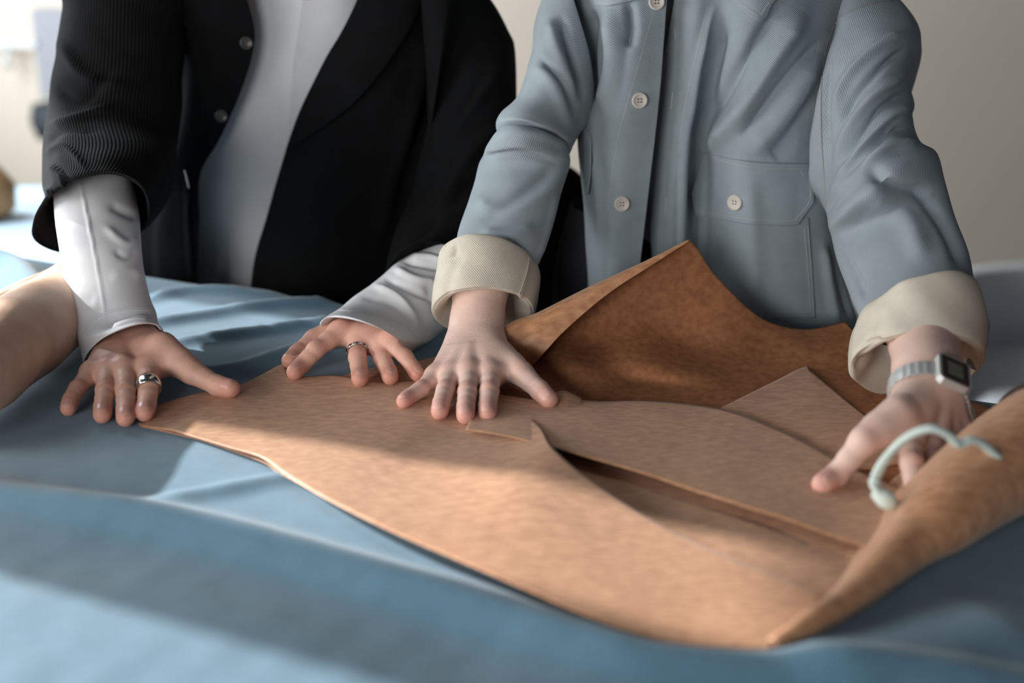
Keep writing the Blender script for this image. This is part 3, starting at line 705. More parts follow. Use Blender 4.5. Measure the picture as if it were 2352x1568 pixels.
def skin_obj(name, parts, mat):
    V = []; F = []; fl = []; k = 0
    for v, f, a in parts:
        V.append(v); F.append(f+k); fl.append(a); k += len(v)
    o = mk(name, np.concatenate(V), np.concatenate(F), mat)
    at = o.data.attributes.new('flush', 'FLOAT', 'POINT'); at.data.foreach_set('value', np.concatenate(fl).astype(np.float32))
    return o
def body_sdf(cx, yc, neck, shoulders, elbows, wrists, hipz=.92):
    """coarse body under the clothes, world coordinates"""
    A = np.array
    hip = A([cx, yc+.17, hipz]); chest = A([neck[0], neck[1]+.075, neck[2]-.20]); nk = A(neck)
    head = nk+A([0, -.05, .165])
    def f(P):
        D = cap(P, hip+A([-.06, 0, 0]), hip+A([.06, 0, 0]), .08, .08)
        D = smin(D, cap(P, hip, chest, .085, .085), .04)
        D = smin(D, cap(P, chest+A([-.07, 0, 0]), chest+A([.07, 0, 0]), .07, .07), .04)
        for s_ in shoulders:
            D = smin(D, cap(P, chest+A([0, 0, .09]), s_, .055, .035), .04)
        D = smin(D, cap(P, nk-A([0, 0, .06]), nk+A([0, -.02, .09]), .058, .052), .03)
        Hd = cap(P, head+A([0, .01, .03]), head+A([0, -.015, -.03]), .088, .066)
        Hd = smin(Hd, cap(P, head+A([0, -.055, -.075]), head+A([0, -.06, -.078]), .03, .026), .05)
        Hd = smin(Hd, cap(P, head+A([0, -.088, .01]), head+A([0, -.108, -.022]), .008, .012), .010)     # nose
        for k in (-1, 1):
            Hd = smin(Hd, cap(P, head+A([k*.080, .012, .010]), head+A([k*.074, .006, -.022]), .014, .009), .006)   # ears
            Hd = np.maximum(Hd, -cap(P, head+A([k*.030, -.098, .012]), head+A([k*.034, -.096, .012]), .011, .011))   # eye sockets
            Hd = smin(Hd, cap(P, head+A([k*.030, -.078, .012]), head+A([k*.032, -.078, .012]), .012, .012), .003)
        Hd = smin(Hd, cap(P, head+A([-.018, -.082, -.055]), head+A([.018, -.082, -.055]), .007, .007), .005)    # lips
        D = smin(D, Hd, .02)
        for s_, e, w_ in zip(shoulders, elbows, wrists):
            D = np.minimum(D, smin(cap(P, s_, e, .036, .028), cap(P, e, w_, .028, .022), .01))
        for k in (-1, 1):
            D = smin(D, cap(P, hip+A([k*.085, 0, -.05]), A([cx+k*.10, yc+.17, .50]), .085, .055), .03)
            D = np.minimum(D, smin(cap(P, A([cx+k*.10, yc+.17, .50]), A([cx+k*.11, yc+.18, .10]), .052, .036), cap(P, A([cx+k*.11, yc+.18, .07]), A([cx+k*.12, yc+.06, .045]), .035, .028), .02))
        return D
    return f
def body(f, lo, hi, h=.013):
    V, F = surface_nets(f, np.array(lo), np.array(hi), h); V = relax(V, F, 1, .5); return V, F, np.zeros(len(V))

def person(name, hs, mat, body_args, lo, hi, label):
    parts = []
    bv = {}
    for hname in hs:
        parts.append(HANDS[hname].mesh()); v_, f_ = parts[-1][:2]; bv[hname] = BVHTree.FromPolygons(v_.tolist(), f_.tolist())
    parts.append(body(body_sdf(**body_args), lo, hi))
    o = skin_obj(name, parts, mat); tag(o, label, 'person')
    for hname in hs:
        for n in HANDS[hname].J:
            if hname == 'h4' and n in ('little', 'ring', 'middle'): continue
            V, F = HANDS[hname].nail(n, bv[hname], turn={'h1thumb': .5, 'h3thumb': .5}.get(hname+n, 0)); mk('fingernail', V, F, M['nail_a' if name == 'person' and hname in ('h1', 'h2') else 'nail'], o)
    return o
def pp(a, b, c): return PY(a, b, c)
P1 = person('person', ['h1', 'h2'], M['skin_a'], dict(cx=-.30, yc=1.96, neck=pp(700, -190, 1.99), shoulders=[pp(330, -20, 2.00), pp(1062, 20, 2.03)],
    elbows=[HANDS['h1'].arm[-1][0], HANDS['h2'].arm[-1][0]], wrists=[HANDS['h1'].arm[1][0], HANDS['h2'].arm[1][0]]), (-.72, 1.60, .0), (.12, 2.30, 1.85),
    'person in a black overshirt and white top, both ringed hands pressed on the table')
P2 = person('person', ['h3', 'h4'], M['skin_b'], dict(cx=.23, yc=1.74, neck=pp(1640, -190, 1.80), shoulders=[pp(1345, 50, 1.86), pp(1985, 70, 1.83)],
    elbows=[HANDS['h3'].arm[-1][0], HANDS['h4'].arm[-1][0]], wrists=[HANDS['h3'].arm[2][0], HANDS['h4'].arm[2][0]]), (-.12, 1.40, .0), (.62, 2.10, 1.85),
    'person in a grey twill shirt with turned up pale cuffs, hands on the brown paper')

# ================================================================ garments
def ringpts(r, depth=.85):
    L, R = PY(*r[0]), PY(*r[1]); c = (L+R)/2; a = (R-L)/2
    if len(r) > 2 and r[2] is not None: b = PY(*r[2])-c
    else:
        dep = r[3] if len(r) > 3 else depth
        cd = nrm(CAM-c); ah = nrm(a); b = nrm(cd-ah*(cd@ah))*np.linalg.norm(a)*dep
    return np.stack([c, a, b])
def loft(rings, nr=90, nc=96, depth=.85, sq=1.0, under=1.0, **k):
    C_ = cr(np.array([ringpts(r, depth) for r in rings]), nr)
    th = np.linspace(0, 2*np.pi, nc, endpoint=False)
    cs, sn = np.cos(th), np.sin(th)
    if sq != 1: cs = np.sign(cs)*np.abs(cs)**sq; sn = np.sign(sn)*np.abs(sn)**sq
    sn = np.where(sn < 0, sn*under, sn)
    G = C_[:, 0][:, None]+C_[:, 1][:, None]*cs[None, :, None]+C_[:, 2][:, None]*sn[None, :, None]
    return Surf(G, closed=True, towards='out', **k)
def wrap(rows, nback=4, bd=.20, nr=110, nc=150, **k):
    """rows: front controls (px,py,Y) from right inner edge -> right side, then left side -> left edge; back is added between"""
    C_ = []
    for r1, r2 in rows:
        A = [PY(*p) for p in r1]; B = [PY(*p) for p in r2]
        a, b = A[-1], B[0]; bk = []
        for i in range(1, nback+1):
            t = i/(nback+1); q = a*(1-t)+b*t; bk.append(q+np.array([0, bd*math.sin(math.pi*t)**.6, 0]))
        C_.append(A+bk+B)
    return patch(C_, nr, nc, **k)
def on_patch(bvh, top, bot, off, n=60, m=24):
    """thin piece laid on a surface: between two pixel outlines"""
    a = cr(np.array(top, float), n) if len(top) > 2 else np.linspace(top[0], top[1], n)
    b = cr(np.array(bot, float), n) if len(bot) > 2 else np.linspace(bot[0], bot[1], n)
    G = np.zeros((m, n, 3))
    for i in range(m):
        t = i/(m-1); o = off if np.isscalar(off) else off[0]*(1-t)+off[1]*t
        for j in range(n):
            p = a[j]*(1-t)+b[j]*t; c = cast(bvh, p[0], p[1], o)
            G[i, j] = c if c is not None else (G[i, j-1] if j else (G[i-1, j] if i else 0))
    return Surf(G, towards='cam')
def multi_lines(name, bvh, lines, rad, mat, parent, off=.0006):
    for l in lines:
        v = line_on(name, bvh, l, rad, None, None, off)
        if v: mk(name, v[0], v[1], mat, parent)
def button(bvh, px, py, r, parent, mat, off=.002, holes=True, name='button'):
    rr = nrm(ray(px, py)); h = bvh.ray_cast(Vector(CAM), Vector(rr), 8)
    if h[0] is None: return
    n = np.array(h[1]); n = n if n@rr < 0 else -n
    n = nrm(n*.6-rr*.4); c = np.array(h[0])+n*off; u = nrm(np.cross(n, [0, 0, 1.])); v = np.cross(n, u)
    V, F = lathe([(r*.9, -.0012), (r, .0), (r, .0012), (r*.93, .0020), (r*.80, .0020), (r*.70, .0012), (r*.25, .0011), (.00005, .0011)], 28)
    W = V[:, 0:1]*u+V[:, 1:2]*v+V[:, 2:3]*n+c; o = mk(name, W, F, mat, parent)
    if holes:
        P = []
        for a in (45, 135, 225, 315):
            a = math.radians(a); v2, f2 = lathe([(r*.095, .0010), (r*.095, .0015), (.00005, .0015)], 10)
            v2 = v2+np.array([r*.26*math.cos(a), r*.26*math.sin(a), 0]); P.append((v2[:, 0:1]*u+v2[:, 1:2]*v+v2[:, 2:3]*n+c, f2))
        for vv, ff in P: mk('thread_hole', vv, ff, M['hole'], o)
    return o

# ---------------------------------------------------------------- grey twill shirt (person 2)
shirt_rows = []
def srow(py, red, mid, sil, lsil, lmid, led):
    shirt_rows.append(([(a, py, y) for a, y in [red]+mid+[sil]], [(a, py, y) for a, y in [lsil]+lmid+[led]]))
srow(-190, (1590, 1.780), [(1620, 1.775), (1660, 1.78), (1700, 1.79), (1720, 1.80)], (1735, 1.84), (1500, 1.84), [(1510, 1.80), (1540, 1.785)], (1570, 1.772))
srow(-110, (1570, 1.758), [(1610, 1.745), (1670, 1.745), (1780, 1.755), (1890, 1.775)], (1960, 1.83), (1370, 1.83), [(1420, 1.77), (1480, 1.75)], (1556, 1.742))
srow(-20, (1553, 1.752), [(1600, 1.733), (1655, 1.735), (1750, 1.722), (1870, 1.755)], (1990, 1.83), (1315, 1.82), [(1380, 1.745), (1450, 1.725)], (1534, 1.732))
srow(80, (1535, 1.760), [(1590, 1.735), (1640, 1.738), (1730, 1.712), (1850, 1.732)], (1945, 1.82), (1318, 1.82), [(1390, 1.735), (1450, 1.715)], (1526, 1.728))
srow(180, (1515, 1.770), [(1575, 1.740), (1630, 1.745), (1720, 1.708), (1850, 1.718)], (1930, 1.80), (1322, 1.82), [(1390, 1.735), (1440, 1.712)], (1518, 1.726))
srow(300, (1500, 1.775), [(1560, 1.742), (1620, 1.760), (1710, 1.706), (1840, 1.720)], (1905, 1.79), (1328, 1.82), [(1380, 1.735), (1430, 1.715)], (1506, 1.728))
srow(420, (1490, 1.780), [(1560, 1.745), (1622, 1.775), (1700, 1.712), (1830, 1.722)], (1896, 1.78), (1338, 1.82), [(1380, 1.745), (1420, 1.722)], (1492, 1.732))
srow(540, (1495, 1.785), [(1560, 1.750), (1622, 1.778), (1700, 1.722), (1830, 1.726)], (1912, 1.78), (1348, 1.82), [(1385, 1.752), (1415, 1.732)], (1478, 1.738))
srow(660, (1500, 1.785), [(1560, 1.755), (1620, 1.772), (1720, 1.732), (1850, 1.732)], (1945, 1.78), (1354, 1.82), [(1388, 1.757), (1412, 1.740)], (1464, 1.745))
srow(780, (1500, 1.785), [(1560, 1.758), (1630, 1.768), (1740, 1.738), (1870, 1.740)], (1978, 1.79), (1352, 1.82), [(1388, 1.760), (1412, 1.745)], (1452, 1.748))
srow(960, (1500, 1.785), [(1560, 1.762), (1640, 1.765), (1750, 1.745), (1880, 1.750)], (2010, 1.80), (1340, 1.82), [(1380, 1.765), (1412, 1.750)], (1448, 1.752))
TF = [  # crests and hollows drawn on the photo
    ([(1845, 30), (1780, 130), (1700, 260), (1620, 350)], 20, .009), ([(1800, 10), (1730, 110), (1660, 220), (1620, 290)], 16, -.008),
    ([(1880, 120), (1800, 260), (1720, 350)], 24, .006), ([(1885, 90), (1790, 200), (1700, 320)], 12, -.005), ([(1870, 220), (1800, 330), (1770, 360)], 18, -.004),
    ([(1639, 20), (1606, 122), (1583, 245), (1568, 330), (1562, 540), (1565, 740)], 9, .006), ([(1665, 30), (1640, 140), (1615, 260), (1605, 400), (1600, 600)], 16, -.012),
    ([(1400, 20), (1410, 140), (1385, 260)], 16, .008), ([(1445, 0), (1450, 70), (1440, 110)], 12, -.008), ([(1360, 20), (1350, 120), (1358, 240)], 16, -.008),
    ([(1360, 330), (1375, 430), (1380, 560)], 10, .003), ([(1720, 400), (1730, 560), (1735, 700)], 22, .003), ([(1910, 560), (1930, 640), (1955, 740)], 10, -.005), ([(1890, 560), (1905, 660), (1925, 750)], 10, .004)]
TF = [(p_, w_, h_*1.7) for p_, w_, h_ in TF]
sh = wrap(shirt_rows, bd=.21, nr=260, nc=420, folds=TF, wr=.0012, wf=14)
# normals of the open wrap point outwards from its middle
shirt = sh.obj('shirt', M['grey'], P2, .0016, 0)
sb = sh.bvh()
ST = .00045
multi_lines('stitching', sb, [[(1502, 24), (1463, 163), (1422, 306), (1402, 429), (1388, 580), (1384, 640)], [(1626, 12), (1588, 170), (1563, 306), (1553, 449), (1552, 640)]], ST, M['stitch'], shirt)
for bx_, by_ in ((1507, 4), (1468, 230), (1428, 467)): button(sb, bx_, by_, .0098, shirt, M['button'])
# button holes on the under band
for q in ([(1545, 212), (1541, 250)], [(1530, 452), (1527, 494)], [(1549, 66), (1552, 90)]):
    v = line_on('b', sb, q, .0009, None, None, .0008, step=5)
    if v: mk('buttonhole', v[0], v[1], M['stitch'], shirt)
# pocket, flap
pk = on_patch(sb, [(1603, 480), (1735, 495), (1858, 500)], [(1598, 735), (1740, 732), (1873, 730)], .0022, 60, 50)
pocket = pk.obj('pocket', M['grey'], shirt, .0012, 0)
fp = on_patch(sb, [(1618, 351), (1680, 366), (1760, 376), (1866, 376)], [(1588, 445), (1597, 494), (1710, 516), (1832, 518), (1870, 462)], (.003, .0075), 120, 50)
# flap outline: top edge -> bottom outline with cut corners
topl = [(1618, 351), (1700, 368), (1780, 375), (1866, 376)]
def flap_outline(t):      # bottom outline as function of t 0..1 across
    pts = [(1588, 445), (1596, 493), (1640, 502), (1710, 514), (1790, 518), (1831, 517), (1869, 464)]
    return pts
G = np.zeros((50, 121, 3)); bl = np.array(flap_outline(0), float)
sl_ = np.concatenate([[0], np.cumsum(np.hypot(*np.diff(bl, axis=0).T))]); sl_ /= sl_[-1]
for j in range(121):
    t = j/120; tp = cr(np.array(topl, float), 121)[j]; bp_ = np.array([np.interp(t, sl_, bl[:, 0]), np.interp(t, sl_, bl[:, 1])])
    for i in range(50):
        s_i = i/49; q = tp*(1-s_i)+bp_*s_i; G[i, j] = cast(sb, q[0], q[1], .003+.005*s_i)
fs = Surf(G, towards='cam'); flap = fs.obj('pocket_flap', M['grey'], shirt, .0016, 0); fb = fs.bvh()
multi_lines('stitching', fb, [[(1622, 361), (1700, 379), (1780, 386), (1862, 387)], [(1597, 448), (1604, 484)], [(1604, 484), (1700, 501), (1780, 507), (1826, 506)], [(1826, 506), (1860, 460), (1858, 392)], [(1840, 392), (1845, 404)]], ST, M['stitch'], flap, .0014)
multi_lines('stitching', pk.bvh(), [[(1848, 522), (1856, 620), (1862, 717)], [(1862, 717), (1800, 716), (1760, 720)], [(1856, 520), (1864, 620), (1870, 727)], [(1612, 515), (1608, 620)]], ST, M['stitch'], pocket, .0012)
pb_ = button(fb, 1690, 464, .0098, shirt, M['button'], off=.003)
multi_lines('button_thread', fb, [[(1691, 444), (1691, 450)], [(1691, 478), (1691, 487)]], .0007, M['stitch'], pb_, .0016)
# edge-on pocket at the other side
pe = on_patch(sb, [(1340, 290), (1350, 300), (1358, 320)], [(1343, 440), (1350, 446), (1356, 400)], (.004, .016), 12, 24)
pe.obj('side_pocket_flap', M['grey'], shirt, .0016, 0)
# collar points
c1 = on_patch(sb, [(1640, -60), (1720, -60), (1840, -60)], [(1662, -8), (1745, 48), (1772, 8)], (.012, .006), 40, 30)
cl = c1.obj('collar', M['grey'], shirt, .002, 0)
multi_lines('stitching', c1.bvh(), [[(1680, -6), (1744, 37)], [(1748, 34), (1768, 4)]], ST, M['stitch'], cl, .0012)
c2 = on_patch(sb, [(1360, -60), (1430, -60), (1500, -60)], [(1366, 12), (1400, 13), (1480, -6)], (.012, .006), 30, 24)
cl2 = c2.obj('collar', M['grey'], shirt, .002, 0); multi_lines('stitching', c2.bvh(), [[(1372, 6), (1400, 7), (1470, -10)]], ST, M['stitch'], cl2, .0012)
# white tee under it
tr = []
for py, a, b in ((-160, 1520, 1660), (-60, 1400, 1800), (100, 1400, 1800), (300, 1400, 1800), (500, 1390, 1820), (700, 1390, 1830), (940, 1380, 1860)):
    y = 1.795 if py > 0 else 1.775
    tr.append(([((a+b)/2, py, y), ((a+3*b)/4, py, y+.004), (b, py, y+.05)], [(a, py, y+.05), ((3*a+b)/4, py, y+.004), ((a+b)/2-.1, py, y)]))
wrap(tr, bd=.11, nr=60, nc=90).obj('white_undershirt', M['tee'], P2)

# right arm sleeve (photo left): upper part folding over the lower part
up = loft([((1300, -100, 1.80), (1350, 180, 1.82)), ((1262, -30, 1.78), (1342, 280, 1.80), (1350, 110, 1.735)), ((1236, 40, 1.765), (1336, 300, 1.79), (1325, 160, 1.715)), ((1220, 120, 1.75), (1330, 310, 1.78), (1290, 200, 1.69)),
           ((1192, 215, 1.735), (1322, 325, 1.765), (1265, 250, 1.675)), ((1150, 262, 1.72), (1316, 336, 1.75), (1240, 275, 1.655)), ((1139, 292, 1.715), (1312, 345, 1.745), (1228, 283, 1.65)), ((1150, 314, 1.715), (1306, 350, 1.742), (1230, 289, 1.66)), ((1180, 318, 1.72), (1290, 346, 1.74), (1232, 305, 1.68))],
          150, 140, folds=[([(1262, 40), (1280, 120), (1320, 230)], 14, .007), ([(1290, 40), (1312, 130), (1335, 220)], 10, -.009), ([(1225, 150), (1270, 190), (1310, 290)], 14, .005), ([(1240, 130), (1290, 190), (1318, 270)], 8, -.004)], wr=.0012)
lowr = loft([((1185, 290, 1.73), (1296, 325, 1.745)), ((1150, 300, 1.715), (1302, 335, 1.74), (1228, 292, 1.665)), ((1118, 338, 1.70), (1306, 352, 1.735), (1222, 310, 1.645)), ((1105, 372, 1.695), (1304, 372, 1.73)), ((1092, 425, 1.68), (1292, 415, 1.715)), ((1066, 495, 1.66), (1270, 495, 1.69)),
             ((1050, 560, 1.635), (1250, 560, 1.665)), ((1048, 620, 1.62), (1222, 640, 1.64))], 150, 140, depth=.9,
            folds=[([(1115, 345), (1200, 330), (1300, 362)], 10, .006), ([(1290, 380), (1200, 450), (1100, 510)], 16, -.007), ([(1300, 370), (1240, 450), (1140, 480), (1090, 450)], 16, .004), ([(1230, 520), (1170, 540), (1100, 530)], 12, .005), ([(1110, 360), (1180, 350), (1290, 375)], 7, -.003), ([(1280, 440), (1262, 520), (1235, 600)], 8, .003)], wr=.0015)
join_surfs('sleeve', [up, lowr], M['grey'], shirt)
cu = loft([((1050, 585, 1.635), (1212, 612, 1.645), (1124, 556, 1.60)), ((1030, 575, 1.63), (1228, 606, 1.645), (1122, 541, 1.585)), ((1008, 603, 1.622), (1240, 638, 1.64), (1120, 545, 1.578)), ((997, 655, 1.612), (1239, 672, 1.63), (1118, 590, 1.57)), ((992, 706, 1.60), (1230, 712, 1.615), (1113, 650, 1.560)),
           ((996, 716, 1.60), (1222, 718, 1.612), (1113, 659, 1.561)), ((1006, 714, 1.602), (1214, 716, 1.612), (1113, 664, 1.566)), ((1030, 690, 1.61), (1195, 692, 1.62), (1113, 655, 1.585)), ((1050, 640, 1.62), (1185, 650, 1.63), (1113, 615, 1.605))], 130, 150,
          folds=[([(1060, 575), (1040, 620), (1020, 690)], 12, -.003), ([(1012, 600), (1040, 590), (1050, 560)], 5, -.003), ([(1217, 590), (1206, 640), (1190, 700)], 5, .0015)], wr=.002, wf=30)
cuff = cu.obj('cuff', M['beige'], shirt)
multi_lines('stitching', cu.bvh(), [[(1216, 588), (1210, 625), (1190, 685)]], .0006, M['beige'], cuff)
# left arm sleeve (photo right)
sd_ = loft([((1925, 440, 1.79), (1985, -60, 1.80), (1900, 170, 1.735)), ((1897, 478, 1.77), (2045, -22, 1.79), (1886, 190, 1.702)), ((1897, 484, 1.76), (2098, 35, 1.78), (1935, 205, 1.675)), ((1898, 488, 1.75), (2112, 92, 1.77), (1965, 240, 1.655)),
            ((1899, 492, 1.735), (2092, 178, 1.745), (1975, 310, 1.635)), ((1900, 497, 1.72), (2100, 238, 1.73), (1985, 350, 1.625)), ((1901, 503, 1.705), (2096, 268, 1.715), (1990, 370, 1.615)), ((1903, 512, 1.69), (2112, 325, 1.70), (1995, 400, 1.60)),
            ((1906, 528, 1.675), (2152, 352, 1.68), (2015, 430, 1.58)), ((1912, 552, 1.655), (2172, 425, 1.66)), ((1925, 600, 1.625), (2192, 500, 1.625)), ((1945, 655, 1.59), (2224, 580, 1.585)), ((1968, 715, 1.545), (2234, 650, 1.54)), ((1990, 770, 1.50), (2230, 720, 1.50))], 240, 200, depth=.9,
           folds=[([(2088, 70), (2010, 110), (1945, 180), (1915, 260)], 11, 0.0098), ([(2090, 110), (2030, 150), (1965, 220), (1925, 300)], 9, -0.0098), ([(2090, 165), (2010, 215), (1955, 290), (1920, 370)], 11, 0.0098),
                  ([(2098, 205), (2030, 245), (1975, 310), (1935, 380)], 9, -0.0098), ([(2098, 240), (2040, 270), (1975, 340), (1915, 430)], 11, 0.0084), ([(2100, 290), (2040, 305), (1985, 370), (1930, 430)], 9, -0.0084), ([(2110, 328), (2040, 335), (1970, 390), (1905, 455)], 12, 0.0112),
                  ([(1905, 120), (1898, 260), (1905, 400)], 8, -0.0056), ([(1990, 385), (2060, 430), (2140, 445)], 16, -0.0098), ([(2110, 440), (2170, 520), (2215, 620)], 16, -0.0070), ([(1980, 440), (2080, 500), (2120, 600)], 26, 0.0070), ([(1915, 540), (1960, 620), (1990, 690)], 10, -0.0042)], wr=.0014)
sl2 = sd_.obj('sleeve', M['grey'], shirt)
sdb = sd_.bvh()
sp_ = []
for a_, b_ in cr(np.array([(2048, 2), (1985, 14), (1935, 38), (1903, 90), (1888, 180), (1886, 300), (1893, 400), (1899, 476)], float), 120):
    q_ = [c_ for c_ in (cast(sdb, a_, b_, .0003), cast(sb, a_, b_, .0003)) if c_ is not None]
    if q_: sp_.append(min(q_, key=lambda c_: np.linalg.norm(c_-CAM)))
V, F = tube(sp_, [.0011], n=8, nl=200); mk('armhole_seam', V, F, M['panel'], sl2)
multi_lines('stitching', sb, [[(1880, 90), (1868, 200), (1870, 330), (1882, 430), (1888, 470)]], ST, M['stitch'], shirt)
cu2 = loft([((1985, 745, 1.50), (2225, 690, 1.505), (2118, 650, 1.455)), ((1968, 742, 1.49), (2240, 682, 1.50), (2132, 628, 1.43)), ((1957, 768, 1.48), (2256, 706, 1.485), (2130, 636, 1.42)), ((1950, 805, 1.465), (2270, 752, 1.465), (2126, 696, 1.405)), ((1950, 836, 1.45), (2264, 815, 1.445), (2122, 752, 1.39)),
            ((1956, 846, 1.448), (2254, 832, 1.443), (2122, 762, 1.391)), ((1968, 846, 1.45), (2244, 832, 1.444), (2122, 768, 1.397)), ((1995, 815, 1.46), (2225, 795, 1.455), (2122, 755, 1.42)), ((2015, 770, 1.475), (2205, 755, 1.47), (2122, 725, 1.44))], 130, 150,
           folds=[([(2000, 760), (2030, 700), (2070, 650)], 10, -.003), ([(2025, 765), (1990, 800), (1965, 850)], 10, -.006), ([(2040, 780), (2050, 800), (2060, 830)], 8, .004)], wr=.003, wf=28)
cuff2 = cu2.obj('cuff', M['beige'], shirt)
# grey outer fold peeping behind the cuff
tb2 = loft([((2236, 655, 1.52), (2262, 700, 1.52)), ((2240, 700, 1.50), (2272, 742, 1.50)), ((2246, 745, 1.485), (2270, 765, 1.485)), ((2238, 790, 1.47), (2264, 806, 1.47)), ((2215, 840, 1.455), (2240, 850, 1.455))], 50, 30); tb2.obj('cuff_fold', M['grey'], shirt)

# ---------------------------------------------------------------- black overshirt, white tee, white sleeves (person 1)
t_rows = []
for py, a, b, y in ((-210, 620, 780, 1.99), (-120, 520, 900, 1.965), (0, 430, 960, 1.955), (150, 400, 950, 1.96), (320, 390, 930, 1.965), (480, 390, 900, 1.975), (600, 390, 880, 1.985), (720, 390, 880, 1.99), (860, 390, 880, 2.0)):
    t_rows.append(([((a+b)/2, py, y), ((a+3*b)/4, py, y+.012), (b, py, y+.08)], [(a, py, y+.08), ((3*a+b)/4, py, y+.012), ((a+b)/2-.1, py, y)]))
tee = wrap(t_rows, bd=.12, nr=160, nc=200, folds=[([(720, 0), (680, 120), (690, 200)], 26, .012), ([(640, 0), (650, 140), (610, 300)], 22, -.008), ([(800, 20), (740, 60), (700, 150)], 16, -.01), ([(560, 300), (530, 450), (520, 640)], 14, .008), ([(610, 250), (590, 400), (560, 500)], 20, -.008),
           ([(500, 420), (485, 520), (480, 640)], 12, -.008), ([(560, 450), (520, 530), (500, 620)], 9, .006), ([(580, 470), (565, 560), (560, 650)], 12, .008)], wr=.002, wf=12)
tee.obj('white_top', M['tee'], P1)
b_rows = []
def brow(py, red, mid, rs_, ls, lmid, led):
    b_rows.append(([(a, py, y) for a, y in [red]+mid+[rs_]], [(a, py, y) for a, y in [ls]+lmid+[led]]))
brow(-210, (820, 1.975), [(840, 1.99), (850, 2.0)], (860, 2.04), (570, 2.04), [(560, 2.0), (565, 1.99)], (590, 1.975))
brow(-110, (850, 1.935), [(900, 1.94), (980, 1.955)], (1080, 2.03), (300, 2.03), [(400, 1.96), (480, 1.94)], (545, 1.94))
brow(-20, (828, 1.925), [(900, 1.92), (980, 1.935)], (1080, 2.02), (330, 2.02), [(410, 1.94), (490, 1.925)], (562, 1.925))
brow(70, (786, 1.930), [(880, 1.915), (970, 1.93)], (1060, 2.01), (350, 2.02), [(420, 1.94), (500, 1.925)], (584, 1.928))
brow(140, (745, 1.932), [(850, 1.915), (960, 1.93)], (1040, 2.01), (360, 2.02), [(430, 1.94), (500, 1.925)], (576, 1.93))
brow(230, (700, 1.935), [(830, 1.915), (950, 1.93)], (1020, 2.01), (360, 2.02), [(420, 1.94), (480, 1.925)], (545, 1.932))
brow(320, (665, 1.935), [(800, 1.92), (960, 1.935)], (1150, 2.04), (350, 2.02), [(400, 1.945), (450, 1.93)], (504, 1.935))
brow(400, (640, 1.94), [(780, 1.92), (1000, 1.96)], (1325, 2.06), (335, 2.02), [(375, 1.95), (415, 1.935)], (460, 1.938))
brow(500, (612, 1.945), [(760, 1.925), (1000, 1.97)], (1345, 2.07), (320, 2.02), [(360, 1.955), (405, 1.94)], (457, 1.94))
brow(600, (583, 1.95), [(740, 1.93), (1000, 1.98)], (1350, 2.07), (310, 2.02), [(355, 1.96), (400, 1.945)], (455, 1.945))
brow(700, (574, 1.955), [(740, 1.935), (1000, 1.985)], (1350, 2.07), (305, 2.02), [(355, 1.965), (400, 1.95)], (453, 1.95))
brow(880, (570, 1.965), [(740, 1.945), (1000, 1.99)], (1350, 2.07), (300, 2.02), [(350, 1.97), (400, 1.96)], (450, 1.96))
bs_ = wrap(b_rows, bd=.20, nr=200, nc=260, folds=[([(980, 60), (960, 220), (900, 420), (870, 560)], 18, .010), ([(1060, 180), (980, 300), (930, 480)], 16, .010), ([(400, 30), (385, 200), (380, 400)], 14, -.012), ([(1010, 100), (960, 330), (910, 500)], 14, -.010), ([(430, 400), (432, 520), (440, 640)], 6, .004)], wr=.003, wf=12)
bshirt = bs_.obj('black_overshirt', M['black_plain'], P1, .0018, 0); bb = bs_.bvh()
button(bb, 508, 265, .0085, bshirt, M['black_button'], holes=False)
button(bb, 566, 98, .0085, bshirt, M['black_button'], holes=False)
lp = on_patch(bb, [(832, -30), (762, 110), (700, 232), (655, 345)], [(985, -30), (930, 90), (820, 230), (668, 342)], (.004, .007), 60, 20); lp.obj('lapel', M['black_plain'], bshirt, .0015, 0)
zt = line_on('z', bb, [(424, 390), (429, 410), (434, 432)], .0010, None, None, .002, step=5)
if zt: mk('zip_pull', zt[0], zt[1], M['steel'], bshirt)
zt = line_on('z', bb, [(434, 440), (430, 500), (438, 580), (446, 640)], .0004, None, None, .002)
if zt: mk('zip_edge', zt[0], zt[1], M['dark_silver'], bshirt)
# black sleeves
ba = loft([((500, 20, 2.00), (470, -150, 2.01)), ((440, 60, 1.99), (330, -150, 1.99)), ((400, 90, 1.98), (210, -120, 1.98)), ((160, -50, 1.96), (420, -20, 1.96)), ((147, 20, 1.94), (425, 60, 1.94)), ((128, 130, 1.90), (420, 170, 1.91)), ((112, 250, 1.86), (415, 270, 1.87)), ((98, 340, 1.82), (405, 350, 1.83), (250, 325, 1.70)), ((96, 420, 1.78), (395, 430, 1.79), (245, 355, 1.66)),
           ((104, 470, 1.735), (370, 480, 1.74), (236, 378, 1.64)), ((74, 520, 1.715), (345, 500, 1.71), (228, 391, 1.63)), ((80, 520, 1.718), (338, 498, 1.712), (228, 396, 1.635)), ((110, 480, 1.77), (335, 470, 1.76), (228, 402, 1.66))], 200, 180, depth=.9, under=.62,
          folds=[([(130, 90), (200, 180), (300, 200)], 14, .007), ([(120, 200), (190, 230), (260, 160)], 12, -.006), ([(110, 290), (180, 270), (270, 240)], 9, .006), ([(105, 330), (150, 300), (230, 300)], 7, -.005), ([(105, 350), (150, 340), (200, 390)], 7, .005), ([(110, 380), (140, 400), (150, 450)], 6, .005), ([(120, 360), (160, 420), (165, 450)], 5, -.005), ([(100, 430), (120, 450), (110, 500)], 5, .004)], wr=.0022, wf=26)
ba.obj('black_sleeve', M['black'], bshirt)
